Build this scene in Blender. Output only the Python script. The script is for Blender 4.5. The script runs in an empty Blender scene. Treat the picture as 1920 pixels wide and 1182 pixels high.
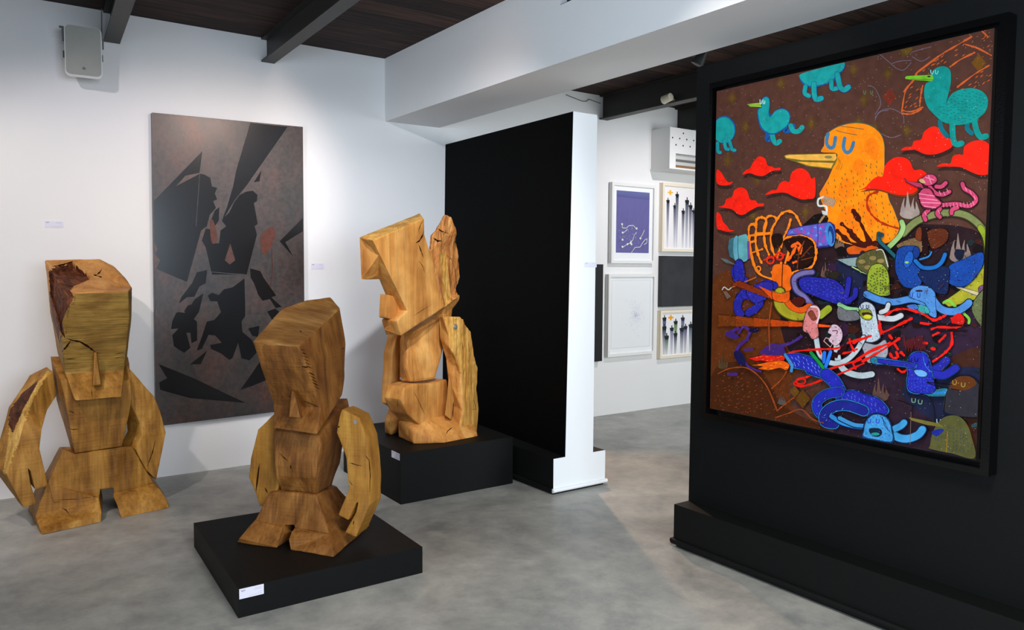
import bpy, bmesh, math, random
from mathutils import Vector, Matrix, noise
from mathutils.bvhtree import BVHTree
PI = math.pi
random.seed(7)
C = bpy.context.scene.collection

# ------------------------------------------------------------------ camera
YAW, PITCH, ROLL, FPX, EYE = 0.6106, 0.06309, -0.00534, 1466.3, 1.45
def cam_axes():
    F = Vector((math.sin(YAW)*math.cos(PITCH), math.cos(YAW)*math.cos(PITCH), -math.sin(PITCH)))
    r = Vector((math.cos(YAW), -math.sin(YAW), 0)); d = F.cross(r)
    c, s = math.cos(ROLL), math.sin(ROLL)
    return c*r + s*d, -s*r + c*d, F
CR, CD, CF = cam_axes()
EYEP = Vector((0, 0, EYE))
cam = bpy.data.cameras.new('camera'); camo = bpy.data.objects.new('camera', cam); C.objects.link(camo)
cam.sensor_width = 36; cam.sensor_fit = 'HORIZONTAL'; cam.lens = FPX/1920*36; cam.clip_start = .05
camo.matrix_world = Matrix(((CR.x, -CD.x, -CF.x, 0), (CR.y, -CD.y, -CF.y, 0), (CR.z, -CD.z, -CF.z, EYE), (0, 0, 0, 1)))
bpy.context.scene.camera = camo

# ------------------------------------------------------------------ light
vs = bpy.context.scene.view_settings
vs.view_transform = 'Standard'; vs.look = 'None'; vs.gamma = 1; vs.use_curve_mapping = False
vs.exposure = 0
w = bpy.data.worlds.new('world'); bpy.context.scene.world = w; w.use_nodes = True
w.node_tree.nodes['Background'].inputs[0].default_value = (.62, .8, 1, 1)
w.node_tree.nodes['Background'].inputs[1].default_value = .15
def area(name, loc, target, sx, sy, power, col, spread=180):
    l = bpy.data.lights.new(name, 'AREA'); l.shape = 'RECTANGLE'; l.size = sx; l.size_y = sy
    l.energy = power; l.color = col; l.spread = math.radians(spread)
    o = bpy.data.objects.new(name, l); C.objects.link(o); o.location = loc
    o.rotation_euler = (Vector(target)-Vector(loc)).to_track_quat('-Z', 'Y').to_euler()
    return o
def spot(name, loc, target, power, col, angle=50, blend=.6, r=.04):
    l = bpy.data.lights.new(name, 'SPOT'); l.energy = power; l.color = col
    l.spot_size = math.radians(angle); l.spot_blend = blend; l.shadow_soft_size = r
    o = bpy.data.objects.new(name, l); C.objects.link(o); o.location = loc
    o.rotation_euler = (Vector(target)-Vector(loc)).to_track_quat('-Z', 'Y').to_euler()
    return o
DAY = (.72, .86, 1.0); WARM = (1.0, .74, .5)
NEUT = (1.0, .9, .86)
area('daylight_window', (.9, -2.75, 1.9), (1.3, 3, .3), 2.9, 1.5, 82, (.74, .86, 1.0), 112)
area('daylight_side', (-2.75, .5, 1.5), (2.7, 1.6, 2.4), 2.2, 1.6, 53, DAY, 90)
area('daylight_gallery', (5.6, .3, 1.7), (5.4, 5.6, .7), 2.4, 2.0, 72, (.87, .93, .95), 130)
spot('track_spot_steel', (1.8, 3.6, 2.93), (1.45, 5.66, 2.0), 200, (1, .80, .70), 54, 1, .09)
spot('track_spot_carving', (-.7, 3.0, 2.98), (.9, 5.5, .9), 148, (1, .88, .9), 66, .55)
spot('track_spot_left', (-.2, 3.6, 2.98), (.2, 5.5, 1.0), 52, (.95, .85, .6), 70, .8)
spot('track_spot_corner', (1.6, 2.6, 2.9), (2.75, 5.2, 1.25), 210, (.92, .95, 1), 64, .8)
spot('track_spot_beam', (2.2, 4.0, 2.45), (2.9, 4.1, 2.65), 1.5, (1, .6, .4), 100, 1)
spot('track_spot_painting', (1.95, 2.2, 2.85), (3.05, 2.38, 1.92), 25, (1, .9, .8), 62, .9)
spot('track_spot_prints', (5.4, 3.6, 3.0), (5.5, 5.66, .9), 125, (1, .95, .98), 90, .8)
spot('track_spot_gallery', (4.17, 5.4, 2.8), (3.2, 2.9, 0), 210, (1, .64, .42), 60, .4)
area('fill_area_front', (1.2, .8, 2.95), (1.2, .9, 0), 1.2, .6, 85, (1, .95, .88), 150)  # added fill light overhead, out of view, with no fixture behind it

# ------------------------------------------------------------------ pixel -> plane in the room
def ray(px, py):
    return CR*((px-960)/FPX) + CD*((py-591)/FPX) + CF
def on(px, py, ax, val):
    v = ray(px, py); t = (val-EYEP[ax])/v[ax]; return EYEP + v*t
WY = 5.66          # back wall
CZ = 3.055         # ceiling height

# ------------------------------------------------------------------ materials
def lin(c):
    f = lambda v: v/12.92 if v <= .04045 else ((v+.055)/1.055)**2.4
    return tuple(f(x/255) for x in c[:3]) + (1,)
def base_mat(name):
    m = bpy.data.materials.new(name); m.use_nodes = True
    return m, m.node_tree, m.node_tree.nodes['Principled BSDF']
def mat(name, rgb, rough=.6, spec=.5, metal=0, var=0, vscale=4, bump=0, bscale=60, coat=0):
    m, nt, b = base_mat(name)
    b.inputs['Base Color'].default_value = lin(rgb); b.inputs['Roughness'].default_value = rough
    b.inputs['Specular IOR Level'].default_value = spec; b.inputs['Metallic'].default_value = metal
    b.inputs['Coat Weight'].default_value = coat
    tc = nt.nodes.new('ShaderNodeTexCoord')
    if var:
        n = nt.nodes.new('ShaderNodeTexNoise'); n.inputs['Scale'].default_value = vscale; n.inputs['Detail'].default_value = 6
        nt.links.new(tc.outputs['Object'], n.inputs['Vector'])
        mx = nt.nodes.new('ShaderNodeMix'); mx.data_type = 'RGBA'
        mx.inputs[6].default_value = tuple(x*(1-var) for x in lin(rgb)[:3])+(1,)
        mx.inputs[7].default_value = tuple(min(1, x*(1+var)) for x in lin(rgb)[:3])+(1,)
        nt.links.new(n.outputs['Fac'], mx.inputs[0]); nt.links.new(mx.outputs[2], b.inputs['Base Color'])
    if bump:
        n2 = nt.nodes.new('ShaderNodeTexNoise'); n2.inputs['Scale'].default_value = bscale; n2.inputs['Detail'].default_value = 4
        nt.links.new(tc.outputs['Object'], n2.inputs['Vector'])
        bp = nt.nodes.new('ShaderNodeBump'); bp.inputs['Strength'].default_value = bump; bp.inputs['Distance'].default_value = .01
        nt.links.new(n2.outputs['Fac'], bp.inputs['Height']); nt.links.new(bp.outputs[0], b.inputs['Normal'])
    return m
def ramp(nt, stops):
    r = nt.nodes.new('ShaderNodeValToRGB'); e = r.color_ramp.elements
    while len(e) < len(stops): e.new(.5)
    for k, (p, c) in enumerate(stops):
        e[k].position = p; e[k].color = lin(c)
    return r
def wood(name, dark, mid, light, stretch=(9, 9, 1.1), streak=.5, sawdir=(2, 2, 70), sawamt=.25):
    m, nt, b = base_mat(name); L = nt.links
    tc = nt.nodes.new('ShaderNodeTexCoord')
    mp = nt.nodes.new('ShaderNodeMapping'); mp.inputs['Scale'].default_value = stretch
    L.new(tc.outputs['Object'], mp.inputs[0])
    n1 = nt.nodes.new('ShaderNodeTexNoise'); n1.inputs['Scale'].default_value = 1.3; n1.inputs['Detail'].default_value = 8; n1.inputs['Distortion'].default_value = 1.1
    L.new(mp.outputs[0], n1.inputs['Vector'])
    r = ramp(nt, [(.24, dark), (.5, mid), (.76, light)]); L.new(n1.outputs['Fac'], r.inputs[0])
    # fine dark streaks along the grain
    mp2 = nt.nodes.new('ShaderNodeMapping'); mp2.inputs['Scale'].default_value = tuple(s*6 if s > 3 else s*1.6 for s in stretch)
    L.new(tc.outputs['Object'], mp2.inputs[0])
    n2 = nt.nodes.new('ShaderNodeTexNoise'); n2.inputs['Scale'].default_value = 1.6; n2.inputs['Detail'].default_value = 5
    L.new(mp2.outputs[0], n2.inputs['Vector'])
    r2 = ramp(nt, [(.3, (165, 160, 155)), (.55, (255, 255, 255))]); L.new(n2.outputs['Fac'], r2.inputs[0])
    mx = nt.nodes.new('ShaderNodeMix'); mx.data_type = 'RGBA'; mx.blend_type = 'MULTIPLY'; mx.inputs[0].default_value = streak
    L.new(r.outputs[0], mx.inputs[6]); L.new(r2.outputs[0], mx.inputs[7])
    # broad weathering blotches
    n3 = nt.nodes.new('ShaderNodeTexNoise'); n3.inputs['Scale'].default_value = 6; n3.inputs['Detail'].default_value = 7
    L.new(tc.outputs['Object'], n3.inputs['Vector'])
    r3 = ramp(nt, [(.34, (205, 190, 172)), (.6, (255, 255, 255))]); L.new(n3.outputs['Fac'], r3.inputs[0])
    mx2 = nt.nodes.new('ShaderNodeMix'); mx2.data_type = 'RGBA'; mx2.blend_type = 'MULTIPLY'; mx2.inputs[0].default_value = .8
    L.new(mx.outputs[2], mx2.inputs[6]); L.new(r3.outputs[0], mx2.inputs[7])
    L.new(mx2.outputs[2], b.inputs['Base Color'])
    b.inputs['Roughness'].default_value = .62; b.inputs['Specular IOR Level'].default_value = .3
    # saw marks + grain relief
    mp3 = nt.nodes.new('ShaderNodeMapping'); mp3.inputs['Scale'].default_value = sawdir
    L.new(tc.outputs['Object'], mp3.inputs[0])
    n4 = nt.nodes.new('ShaderNodeTexNoise'); n4.inputs['Scale'].default_value = 1.5; n4.inputs['Detail'].default_value = 3
    L.new(mp3.outputs[0], n4.inputs['Vector'])
    ad = nt.nodes.new('ShaderNodeMath'); ad.operation = 'ADD'
    L.new(n4.outputs['Fac'], ad.inputs[0]); L.new(n2.outputs['Fac'], ad.inputs[1])
    bp = nt.nodes.new('ShaderNodeBump'); bp.inputs['Strength'].default_value = sawamt*1.7; bp.inputs['Distance'].default_value = .006
    L.new(ad.outputs[0], bp.inputs['Height']); L.new(bp.outputs[0], b.inputs['Normal'])
    return m
def attr_mat(name, rough=.35, spec=.5, speck=0, mottle=0, coat=0):
    m, nt, b = base_mat(name); L = nt.links
    a = nt.nodes.new('ShaderNodeVertexColor'); a.layer_name = 'Col'
    src = a.outputs['Color']; tc = nt.nodes.new('ShaderNodeTexCoord')
    if mottle:
        n = nt.nodes.new('ShaderNodeTexNoise'); n.inputs['Scale'].default_value = 28; n.inputs['Detail'].default_value = 6
        L.new(tc.outputs['Object'], n.inputs['Vector'])
        r = ramp(nt, [(.3, (160, 160, 160)), (.6, (255, 255, 255))]); L.new(n.outputs['Fac'], r.inputs[0])
        mx = nt.nodes.new('ShaderNodeMix'); mx.data_type = 'RGBA'; mx.blend_type = 'MULTIPLY'; mx.inputs[0].default_value = mottle
        L.new(src, mx.inputs[6]); L.new(r.outputs[0], mx.inputs[7]); src = mx.outputs[2]
    if speck:
        v = nt.nodes.new('ShaderNodeTexVoronoi'); v.inputs['Scale'].default_value = 62; v.inputs['Randomness'].default_value = 1
        L.new(tc.outputs['Object'], v.inputs['Vector'])
        lt = nt.nodes.new('ShaderNodeMath'); lt.operation = 'LESS_THAN'; lt.inputs[1].default_value = .085
        L.new(v.outputs['Distance'], lt.inputs[0])
        ml = nt.nodes.new('ShaderNodeMath'); ml.operation = 'MULTIPLY'; ml.inputs[1].default_value = speck
        L.new(lt.outputs[0], ml.inputs[0])
        mx = nt.nodes.new('ShaderNodeMix'); mx.data_type = 'RGBA'; mx.inputs[7].default_value = (.75, .65, .55, 1)
        L.new(ml.outputs[0], mx.inputs[0]); L.new(src, mx.inputs[6]); src = mx.outputs[2]
    L.new(src, b.inputs['Base Color']); b.inputs['Roughness'].default_value = rough
    b.inputs['Specular IOR Level'].default_value = spec; b.inputs['Coat Weight'].default_value = coat
    return m

M = {}
M['wall'] = mat('white_wall_paint', (236, 236, 236), .75, .2, var=.02, vscale=2, bump=.08, bscale=25)
M['black'] = mat('black_matt_paint', (4, 4, 4), .75, .06, var=.12, vscale=3, bump=.05, bscale=90)
M['black_blue'] = mat('bluish_black_matt_paint', (10, 12, 13), .6, .15, var=.12, vscale=3, bump=.05, bscale=90)
M['plinth_black'] = mat('black_plinth_paint', (9, 10, 10), .6, .2, var=.2, vscale=5, bump=.06, bscale=70)
M['white_gloss'] = mat('white_satin_paint', (238, 240, 242), .5, .3)
M['steel_joist'] = mat('dark_grey_steel_paint', (41, 40, 36), .5, .4, var=.15, vscale=5)
M['frame_black'] = mat('glossy_black_frame', (6, 6, 7), .2, .4, bump=.05, bscale=120)
M['frame_white'] = mat('white_picture_frame', (236, 236, 234), .45, .35)
M['frame_cream'] = mat('cream_picture_frame', (240, 228, 205), .5, .3)
M['mat_board'] = mat('white_mat_board', (240, 242, 244), .8, .1)
M['card'] = mat('label_card', (226, 226, 242), .6, .2)
M['ink'] = mat('label_ink', (70, 70, 84), .7, .1)
M['ink_pale'] = mat('label_ink_pale', (168, 166, 186), .7, .1)
M['plastic'] = mat('speaker_plastic', (205, 206, 203), .45, .4)
M['grille'] = mat('speaker_grille', (168, 168, 162), .6, .3, var=.06, vscale=8, bump=.4, bscale=500)
M['dark_metal'] = mat('dark_bracket_metal', (60, 66, 62), .4, .5)
M['lamp_black'] = mat('black_lamp_metal', (8, 10, 10), .5, .3)
M['lamp_cream'] = mat('cream_lamp_body', (225, 215, 190), .4, .4)
M['bolt'] = mat('zinc_bolt', (190, 192, 190), .3, .5, metal=.8)
M['crack'] = mat('dark_wood_crack', (34, 20, 9), .9, .05)
M['hole'] = mat('dark_hole', (40, 40, 44), .8, .1)
M['ac_brown'] = mat('brown_outlet', (140, 108, 78), .6, .3)
M['cable'] = mat('grey_cable', (120, 125, 128), .5, .3)
M['gasket'] = mat('grey_gasket', (110, 110, 108), .6, .3)
M['oak_a'] = wood('weathered_oak', (118, 76, 24), (168, 118, 46), (200, 152, 74), (8, 8, 1.6), .45, (3, 3, 60), .3)
M['oak_a_end'] = wood('oak_end_grain', (176, 112, 54), (210, 148, 80), (226, 170, 104), (7, 7, 7), .35, (20, 20, 20), .3)
M['oak_a_face'] = wood('oak_olive_face', (116, 86, 32), (154, 120, 52), (184, 148, 74), (3, 8, 7), .45, (3, 3, 75), .4)
M['bark_dark'] = wood('dark_hollow_bark', (40, 20, 10), (98, 50, 26), (146, 84, 50), (10, 10, 5), .7, (14, 14, 30), .9)
M['sapwood'] = wood('pale_sapwood', (176, 124, 48), (212, 166, 84), (226, 186, 106), (12, 12, 1.2), .5)
M['oak_b'] = wood('brown_oak', (96, 56, 20), (142, 91, 37), (176, 122, 60), (8, 6, 1.8), .5, (3, 3, 60), .35)
M['oak_b_top'] = wood('brown_oak_top', (122, 80, 36), (164, 114, 56), (190, 142, 80), (3, 9, 6), .5, (8, 20, 8), .35)
M['oak_b_arm'] = wood('ochre_oak', (134, 90, 30), (170, 118, 42), (196, 146, 62), (9, 9, 1.2), .35, (3, 3, 50), .25)
M['cedar'] = wood('orange_cedar', (172, 106, 44), (208, 144, 70), (230, 176, 102), (7, 7, .9), .35, (3, 3, 30), .15)
M['cedar_rough'] = wood('torn_cedar', (160, 84, 36), (220, 142, 70), (242, 188, 116), (16, 16, 2.6), .65, (30, 30, 8), .9)
M['cedar_gold'] = wood('golden_cedar', (186, 124, 46), (226, 168, 80), (242, 198, 112), (16, 16, 1.6), .5, (30, 30, 4), .5)

def floor_mat():
    m, nt, b = base_mat('polished_concrete'); L = nt.links
    tc = nt.nodes.new('ShaderNodeTexCoord')
    def nz(scale, det, dist=0, rough=.6):
        n = nt.nodes.new('ShaderNodeTexNoise'); n.inputs['Scale'].default_value = scale; n.inputs['Detail'].default_value = det
        n.inputs['Distortion'].default_value = dist; n.inputs['Roughness'].default_value = rough
        L.new(tc.outputs['Object'], n.inputs['Vector']); return n
    a = nz(1.5, 9, .4, .68); r = ramp(nt, [(.3, (134, 137, 135)), (.48, (168, 168, 163)), (.7, (190, 188, 181))]); L.new(a.outputs['Fac'], r.inputs[0])
    c = nz(5.5, 10, .15, .72); r2 = ramp(nt, [(.3, (186, 188, 191)), (.68, (255, 255, 252))]); L.new(c.outputs['Fac'], r2.inputs[0])
    mx = nt.nodes.new('ShaderNodeMix'); mx.data_type = 'RGBA'; mx.blend_type = 'MULTIPLY'; mx.inputs[0].default_value = .8
    L.new(r.outputs[0], mx.inputs[6]); L.new(r2.outputs[0], mx.inputs[7])
    # pale scuffs
    mp = nt.nodes.new('ShaderNodeMapping'); mp.inputs['Scale'].default_value = (3, 9, 1); mp.inputs['Rotation'].default_value = (0, 0, .5)
    L.new(tc.outputs['Object'], mp.inputs[0])
    s = nt.nodes.new('ShaderNodeTexNoise'); s.inputs['Scale'].default_value = 2; s.inputs['Detail'].default_value = 10; s.inputs['Roughness'].default_value = .75
    L.new(mp.outputs[0], s.inputs['Vector'])
    r3 = ramp(nt, [(.58, (0, 0, 0)), (.78, (120, 120, 120))]); L.new(s.outputs['Fac'], r3.inputs[0])
    mx2 = nt.nodes.new('ShaderNodeMix'); mx2.data_type = 'RGBA'; mx2.blend_type = 'SCREEN'; mx2.inputs[0].default_value = .5
    L.new(mx.outputs[2], mx2.inputs[6]); L.new(r3.outputs[0], mx2.inputs[7])
    L.new(mx2.outputs[2], b.inputs['Base Color'])
    rr = nt.nodes.new('ShaderNodeMapRange'); rr.inputs[3].default_value = .3; rr.inputs[4].default_value = .55
    L.new(c.outputs['Fac'], rr.inputs[0]); L.new(rr.outputs[0], b.inputs['Roughness'])
    b.inputs['Specular IOR Level'].default_value = .4
    bp = nt.nodes.new('ShaderNodeBump'); bp.inputs['Strength'].default_value = .08; bp.inputs['Distance'].default_value = .01
    L.new(c.outputs['Fac'], bp.inputs['Height']); L.new(bp.outputs[0], b.inputs['Normal'])
    return m
def ceiling_mat():
    m, nt, b = base_mat('dark_ceiling_boards'); L = nt.links
    tc = nt.nodes.new('ShaderNodeTexCoord'); sp = nt.nodes.new('ShaderNodeSeparateXYZ'); L.new(tc.outputs['Object'], sp.inputs[0])
    mu = nt.nodes.new('ShaderNodeMath'); mu.operation = 'MULTIPLY'; mu.inputs[1].default_value = 1/.235; L.new(sp.outputs['Y'], mu.inputs[0])
    fr = nt.nodes.new('ShaderNodeMath'); fr.operation = 'FRACT'; L.new(mu.outputs[0], fr.inputs[0])
    fl = nt.nodes.new('ShaderNodeMath'); fl.operation = 'FLOOR'; L.new(mu.outputs[0], fl.inputs[0])
    wn = nt.nodes.new('ShaderNodeTexWhiteNoise'); wn.noise_dimensions = '1D'; L.new(fl.outputs[0], wn.inputs['W'])
    mp = nt.nodes.new('ShaderNodeMapping'); mp.inputs['Scale'].default_value = (1.2, 14, 1); L.new(tc.outputs['Object'], mp.inputs[0])
    n = nt.nodes.new('ShaderNodeTexNoise'); n.inputs['Scale'].default_value = 2; n.inputs['Detail'].default_value = 8; n.inputs['Distortion'].default_value = .5
    L.new(mp.outputs[0], n.inputs['Vector'])
    ad = nt.nodes.new('ShaderNodeMath'); ad.operation = 'MULTIPLY_ADD'; ad.inputs[1].default_value = .35; L.new(wn.outputs['Value'], ad.inputs[0]); L.new(n.outputs['Fac'], ad.inputs[2])
    r = ramp(nt, [(.35, (26, 17, 15)), (.6, (50, 34, 29)), (.95, (82, 58, 48))]); L.new(ad.outputs[0], r.inputs[0])
    lt = nt.nodes.new('ShaderNodeMath'); lt.operation = 'LESS_THAN'; lt.inputs[1].default_value = .06; L.new(fr.outputs[0], lt.inputs[0])
    mx = nt.nodes.new('ShaderNodeMix'); mx.data_type = 'RGBA'; mx.inputs[7].default_value = lin((10, 6, 5))
    L.new(lt.outputs[0], mx.inputs[0]); L.new(r.outputs[0], mx.inputs[6]); L.new(mx.outputs[2], b.inputs['Base Color'])
    b.inputs['Roughness'].default_value = .75; b.inputs['Specular IOR Level'].default_value = .25
    bp = nt.nodes.new('ShaderNodeBump'); bp.inputs['Strength'].default_value = .3; bp.inputs['Distance'].default_value = .01
    L.new(n.outputs['Fac'], bp.inputs['Height']); L.new(bp.outputs[0], b.inputs['Normal'])
    return m
def rust_mat():
    m, nt, b = base_mat('lacquered_rusty_steel'); L = nt.links
    tc = nt.nodes.new('ShaderNodeTexCoord')
    mp = nt.nodes.new('ShaderNodeMapping'); mp.inputs['Scale'].default_value = (3, 3, 1.6); L.new(tc.outputs['Object'], mp.inputs[0])
    n = nt.nodes.new('ShaderNodeTexNoise'); n.inputs['Scale'].default_value = 1.4; n.inputs['Detail'].default_value = 9; n.inputs['Roughness'].default_value = .65
    L.new(mp.outputs[0], n.inputs['Vector'])
    r = ramp(nt, [(.36, (52, 49, 48)), (.52, (70, 58, 54)), (.66, (86, 60, 52)), (.8, (112, 58, 40))]); L.new(n.outputs['Fac'], r.inputs[0])
    n2 = nt.nodes.new('ShaderNodeTexNoise'); n2.inputs['Scale'].default_value = 40; n2.inputs['Detail'].default_value = 6
    L.new(tc.outputs['Object'], n2.inputs['Vector'])
    r2 = ramp(nt, [(.35, (150, 150, 150)), (.6, (255, 255, 255))]); L.new(n2.outputs['Fac'], r2.inputs[0])
    mx = nt.nodes.new('ShaderNodeMix'); mx.data_type = 'RGBA'; mx.blend_type = 'MULTIPLY'; mx.inputs[0].default_value = .45
    L.new(r.outputs[0], mx.inputs[6]); L.new(r2.outputs[0], mx.inputs[7]); L.new(mx.outputs[2], b.inputs['Base Color'])
    rr = nt.nodes.new('ShaderNodeMapRange'); rr.inputs[3].default_value = .3; rr.inputs[4].default_value = .42
    L.new(n2.outputs['Fac'], rr.inputs[0]); L.new(rr.outputs[0], b.inputs['Roughness'])
    b.inputs['Specular IOR Level'].default_value = .8; b.inputs['Metallic'].default_value = .3
    bp = nt.nodes.new('ShaderNodeBump'); bp.inputs['Strength'].default_value = .15; bp.inputs['Distance'].default_value = .004
    L.new(n2.outputs['Fac'], bp.inputs['Height']); L.new(bp.outputs[0], b.inputs['Normal'])
    return m
M['floor'] = floor_mat(); M['ceiling'] = ceiling_mat(); M['rust'] = rust_mat()
M['steel_black'] = mat('black_lacquer', (10, 10, 13), .2, .5, var=.3, vscale=9, bump=.06, bscale=30)
M['paint_canvas'] = attr_mat('painted_canvas', .42, .12, speck=.4, mottle=.38)
M['print'] = attr_mat('printed_paper', .3, .4)

# ------------------------------------------------------------------ object helpers
def finish(name, bm, mats, parent=None, smooth=None):
    me = bpy.data.meshes.new(name); bm.to_mesh(me); bm.free()
    for m in (mats if isinstance(mats, (list, tuple)) else [mats]): me.materials.append(m)
    o = bpy.data.objects.new(name, me); C.objects.link(o)
    if parent: o.parent = parent
    if smooth is not None:
        me.polygons.foreach_set('use_smooth', [True]*len(me.polygons))
        me.set_sharp_from_angle(angle=math.radians(smooth))
    return o
def thing(name, label, cat, loc=(0, 0, 0), group=None, rotz=0):
    o = bpy.data.objects.new(name, None); C.objects.link(o); o.location = loc; o.rotation_euler = (0, 0, rotz)
    o.empty_display_size = .1
    o['label'] = label; o['category'] = cat
    if group: o['group'] = group
    return o
def tag(o, label, cat, group=None):
    o['label'] = label; o['category'] = cat
    if group: o['group'] = group
    return o
def box(bm, x0, x1, y0, y1, z0, z1, mi=0):
    vs_ = [bm.verts.new(p) for p in ((x0, y0, z0), (x1, y0, z0), (x1, y1, z0), (x0, y1, z0), (x0, y0, z1), (x1, y0, z1), (x1, y1, z1), (x0, y1, z1))]
    out = []
    for f in ((0, 3, 2, 1), (4, 5, 6, 7), (0, 1, 5, 4), (1, 2, 6, 5), (2, 3, 7, 6), (3, 0, 4, 7)):
        fc = bm.faces.new([vs_[i] for i in f]); fc.material_index = mi; out.append(fc)
    return out
def bevel(bm, w, seg=2, ang=25):
    es = [e for e in bm.edges if len(e.link_faces) == 2 and e.calc_face_angle(0) > math.radians(ang)]
    if es: bmesh.ops.bevel(bm, geom=es, offset=w, segments=seg, affect='EDGES', profile=.5, clamp_overlap=True)
def box_obj(name, dims, m, parent=None, bv=.003):
    bm = bmesh.new(); box(bm, *dims)
    if bv: bevel(bm, bv)
    return finish(name, bm, m, parent)
def structure(o):
    o['kind'] = 'structure'; return o
def cyl(bm, a, b, r0, r1=None, n=16, mi=0, cap=True):
    r1 = r0 if r1 is None else r1
    a = Vector(a); b = Vector(b); d = (b-a).normalized()
    u = d.orthogonal().normalized(); v = d.cross(u)
    A = [bm.verts.new(a+(u*math.cos(t)+v*math.sin(t))*r0) for t in [2*PI*i/n for i in range(n)]]
    B = [bm.verts.new(b+(u*math.cos(t)+v*math.sin(t))*r1) for t in [2*PI*i/n for i in range(n)]]
    for i in range(n):
        f = bm.faces.new((A[i], A[(i+1) % n], B[(i+1) % n], B[i])); f.material_index = mi
    if cap:
        bm.faces.new(A[::-1]).material_index = mi; bm.faces.new(B).material_index = mi
def tube(bm, pts, r, n=8, mi=0):
    for a, b in zip(pts[:-1], pts[1:]): cyl(bm, a, b, r, n=n, mi=mi)

# ------------------------------------------------------------------ room shell
XL, XR, YF = -2.8, 7.6, -2.8
structure(box_obj('floor', (XL-.1, XR+.1, YF-.1, WY+.1, -.1, 0), M['floor'], bv=0))
structure(box_obj('ceiling', (XL-.1, XR+.1, YF-.1, WY+.1, CZ, CZ+.1), M['ceiling'], bv=0))
structure(box_obj('wall_back', (XL, XR, WY, WY+.15, 0, CZ), M['wall'], bv=0))
structure(box_obj('wall_right', (XR, XR+.15, YF, WY, 0, CZ), M['wall'], bv=0))
bm = bmesh.new()   # left wall with a window opening
for d in ((XL-.15, XL, YF, -.45, 0, CZ), (XL-.15, XL, 2.05, WY, 0, CZ), (XL-.15, XL, -.45, 2.05, 0, .6), (XL-.15, XL, -.45, 2.05, 2.6, CZ)): box(bm, *d)
structure(finish('wall_left', bm, M['wall']))
bm = bmesh.new()   # front wall behind the camera with the big window
for d in ((XL, -.6, YF-.15, YF, 0, CZ), (2.4, XR, YF-.15, YF, 0, CZ), (-.6, 2.4, YF-.15, YF, 0, .45), (-.6, 2.4, YF-.15, YF, 2.65, CZ)): box(bm, *d)
structure(finish('wall_front', bm, M['wall']))
def win(name, horiz):
    bm = bmesh.new()
    if horiz:
        for x in (-.6, .4, 1.36, 2.36): box(bm, x, x+.04, YF-.12, YF-.06, .45, 2.65)
        for z in (.45, 2.61): box(bm, -.6, 2.4, YF-.12, YF-.06, z, z+.04)
    else:
        for y in (-.45, .78, 2.01): box(bm, XL-.12, XL-.06, y, y+.04, .6, 2.6)
        for z in (.6, 2.56): box(bm, XL-.12, XL-.06, -.45, 2.05, z, z+.04)
    structure(finish(name, bm, M['white_gloss']))
win('window_1', True); win('window_2', False)

# ------------------------------------------------------------------ white beam across the ceiling
BX0, BX1, BZ = 2.737, 3.221, 2.573
bm = bmesh.new()
def beam_part(y0, y1, z0, z1, x0=BX0, x1=BX1): box(bm, x0, x1, y0, y1, z0, z1)
beam_part(3.466, WY, BZ, CZ); beam_part(2.9, 3.466, BZ, 2.885); beam_part(2.9, 3.466, 2.885, CZ, BX0+.05, BX1); beam_part(YF, 2.9, BZ, CZ)
bo = tag(finish('ceiling_beam', bm, M['wall']), 'deep white plastered beam running across under the dark board ceiling', 'beam')
box_obj('recess_plate', (BX0+.046, BX0+.0495, 2.905, 3.462, 2.888, CZ-.003), M['hole'], bo, 0)
box_obj('recess_sill', (BX0+.002, BX0+.0455, 2.905, 3.4655, 2.8855, 2.888), M['hole'], bo, 0)
# steel joists
def joist(x0, ztop_off, dirx, label, y1=WY-.005, fl=.092, zb=2.86, yend=YF+.02):
    bm = bmesh.new()
    def sl(xa, xb, za, zb_):
        L_ = y1-yend
        dx = -dirx*L_
        p = [(xa, y1, za), (xb, y1, za), (xb, y1, zb_), (xa, y1, zb_)]
        q = [(a+dx, yend, c) for a, b_, c in p]
        P = [bm.verts.new(v) for v in p]; Q = [bm.verts.new(v) for v in q]
        bm.faces.new(P[::-1]); bm.faces.new(Q)
        for i in range(4): bm.faces.new((P[i], P[(i+1) % 4], Q[(i+1) % 4], Q[i]))
    sl(x0, x0+fl, zb, zb+.012)
    sl(x0+fl/2-.006, x0+fl/2+.006, zb+.012, CZ-.014)
    sl(x0, x0+fl, CZ-.014, CZ-.002)
    bmesh.ops.recalc_face_normals(bm, faces=bm.faces)
    return tag(finish('ceiling_joist', bm, M['steel_joist']), label, 'joist', 'steel joists under the ceiling')
joist(.775, 0, .07, 'dark steel ceiling joist meeting the wall right beside the wall speaker')
joist(1.775, 0, .036, 'dark steel ceiling joist meeting the wall between the speaker and the white beam', zb=2.885)
joist(4.95, 0, .008, 'dark steel ceiling joist above the framed prints, with the cream lamp on it', zb=2.83, fl=.1)
joist(5.96, 0, .0, 'dark steel ceiling joist over the white air conditioner cabinet', zb=2.80, fl=.1)

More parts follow.
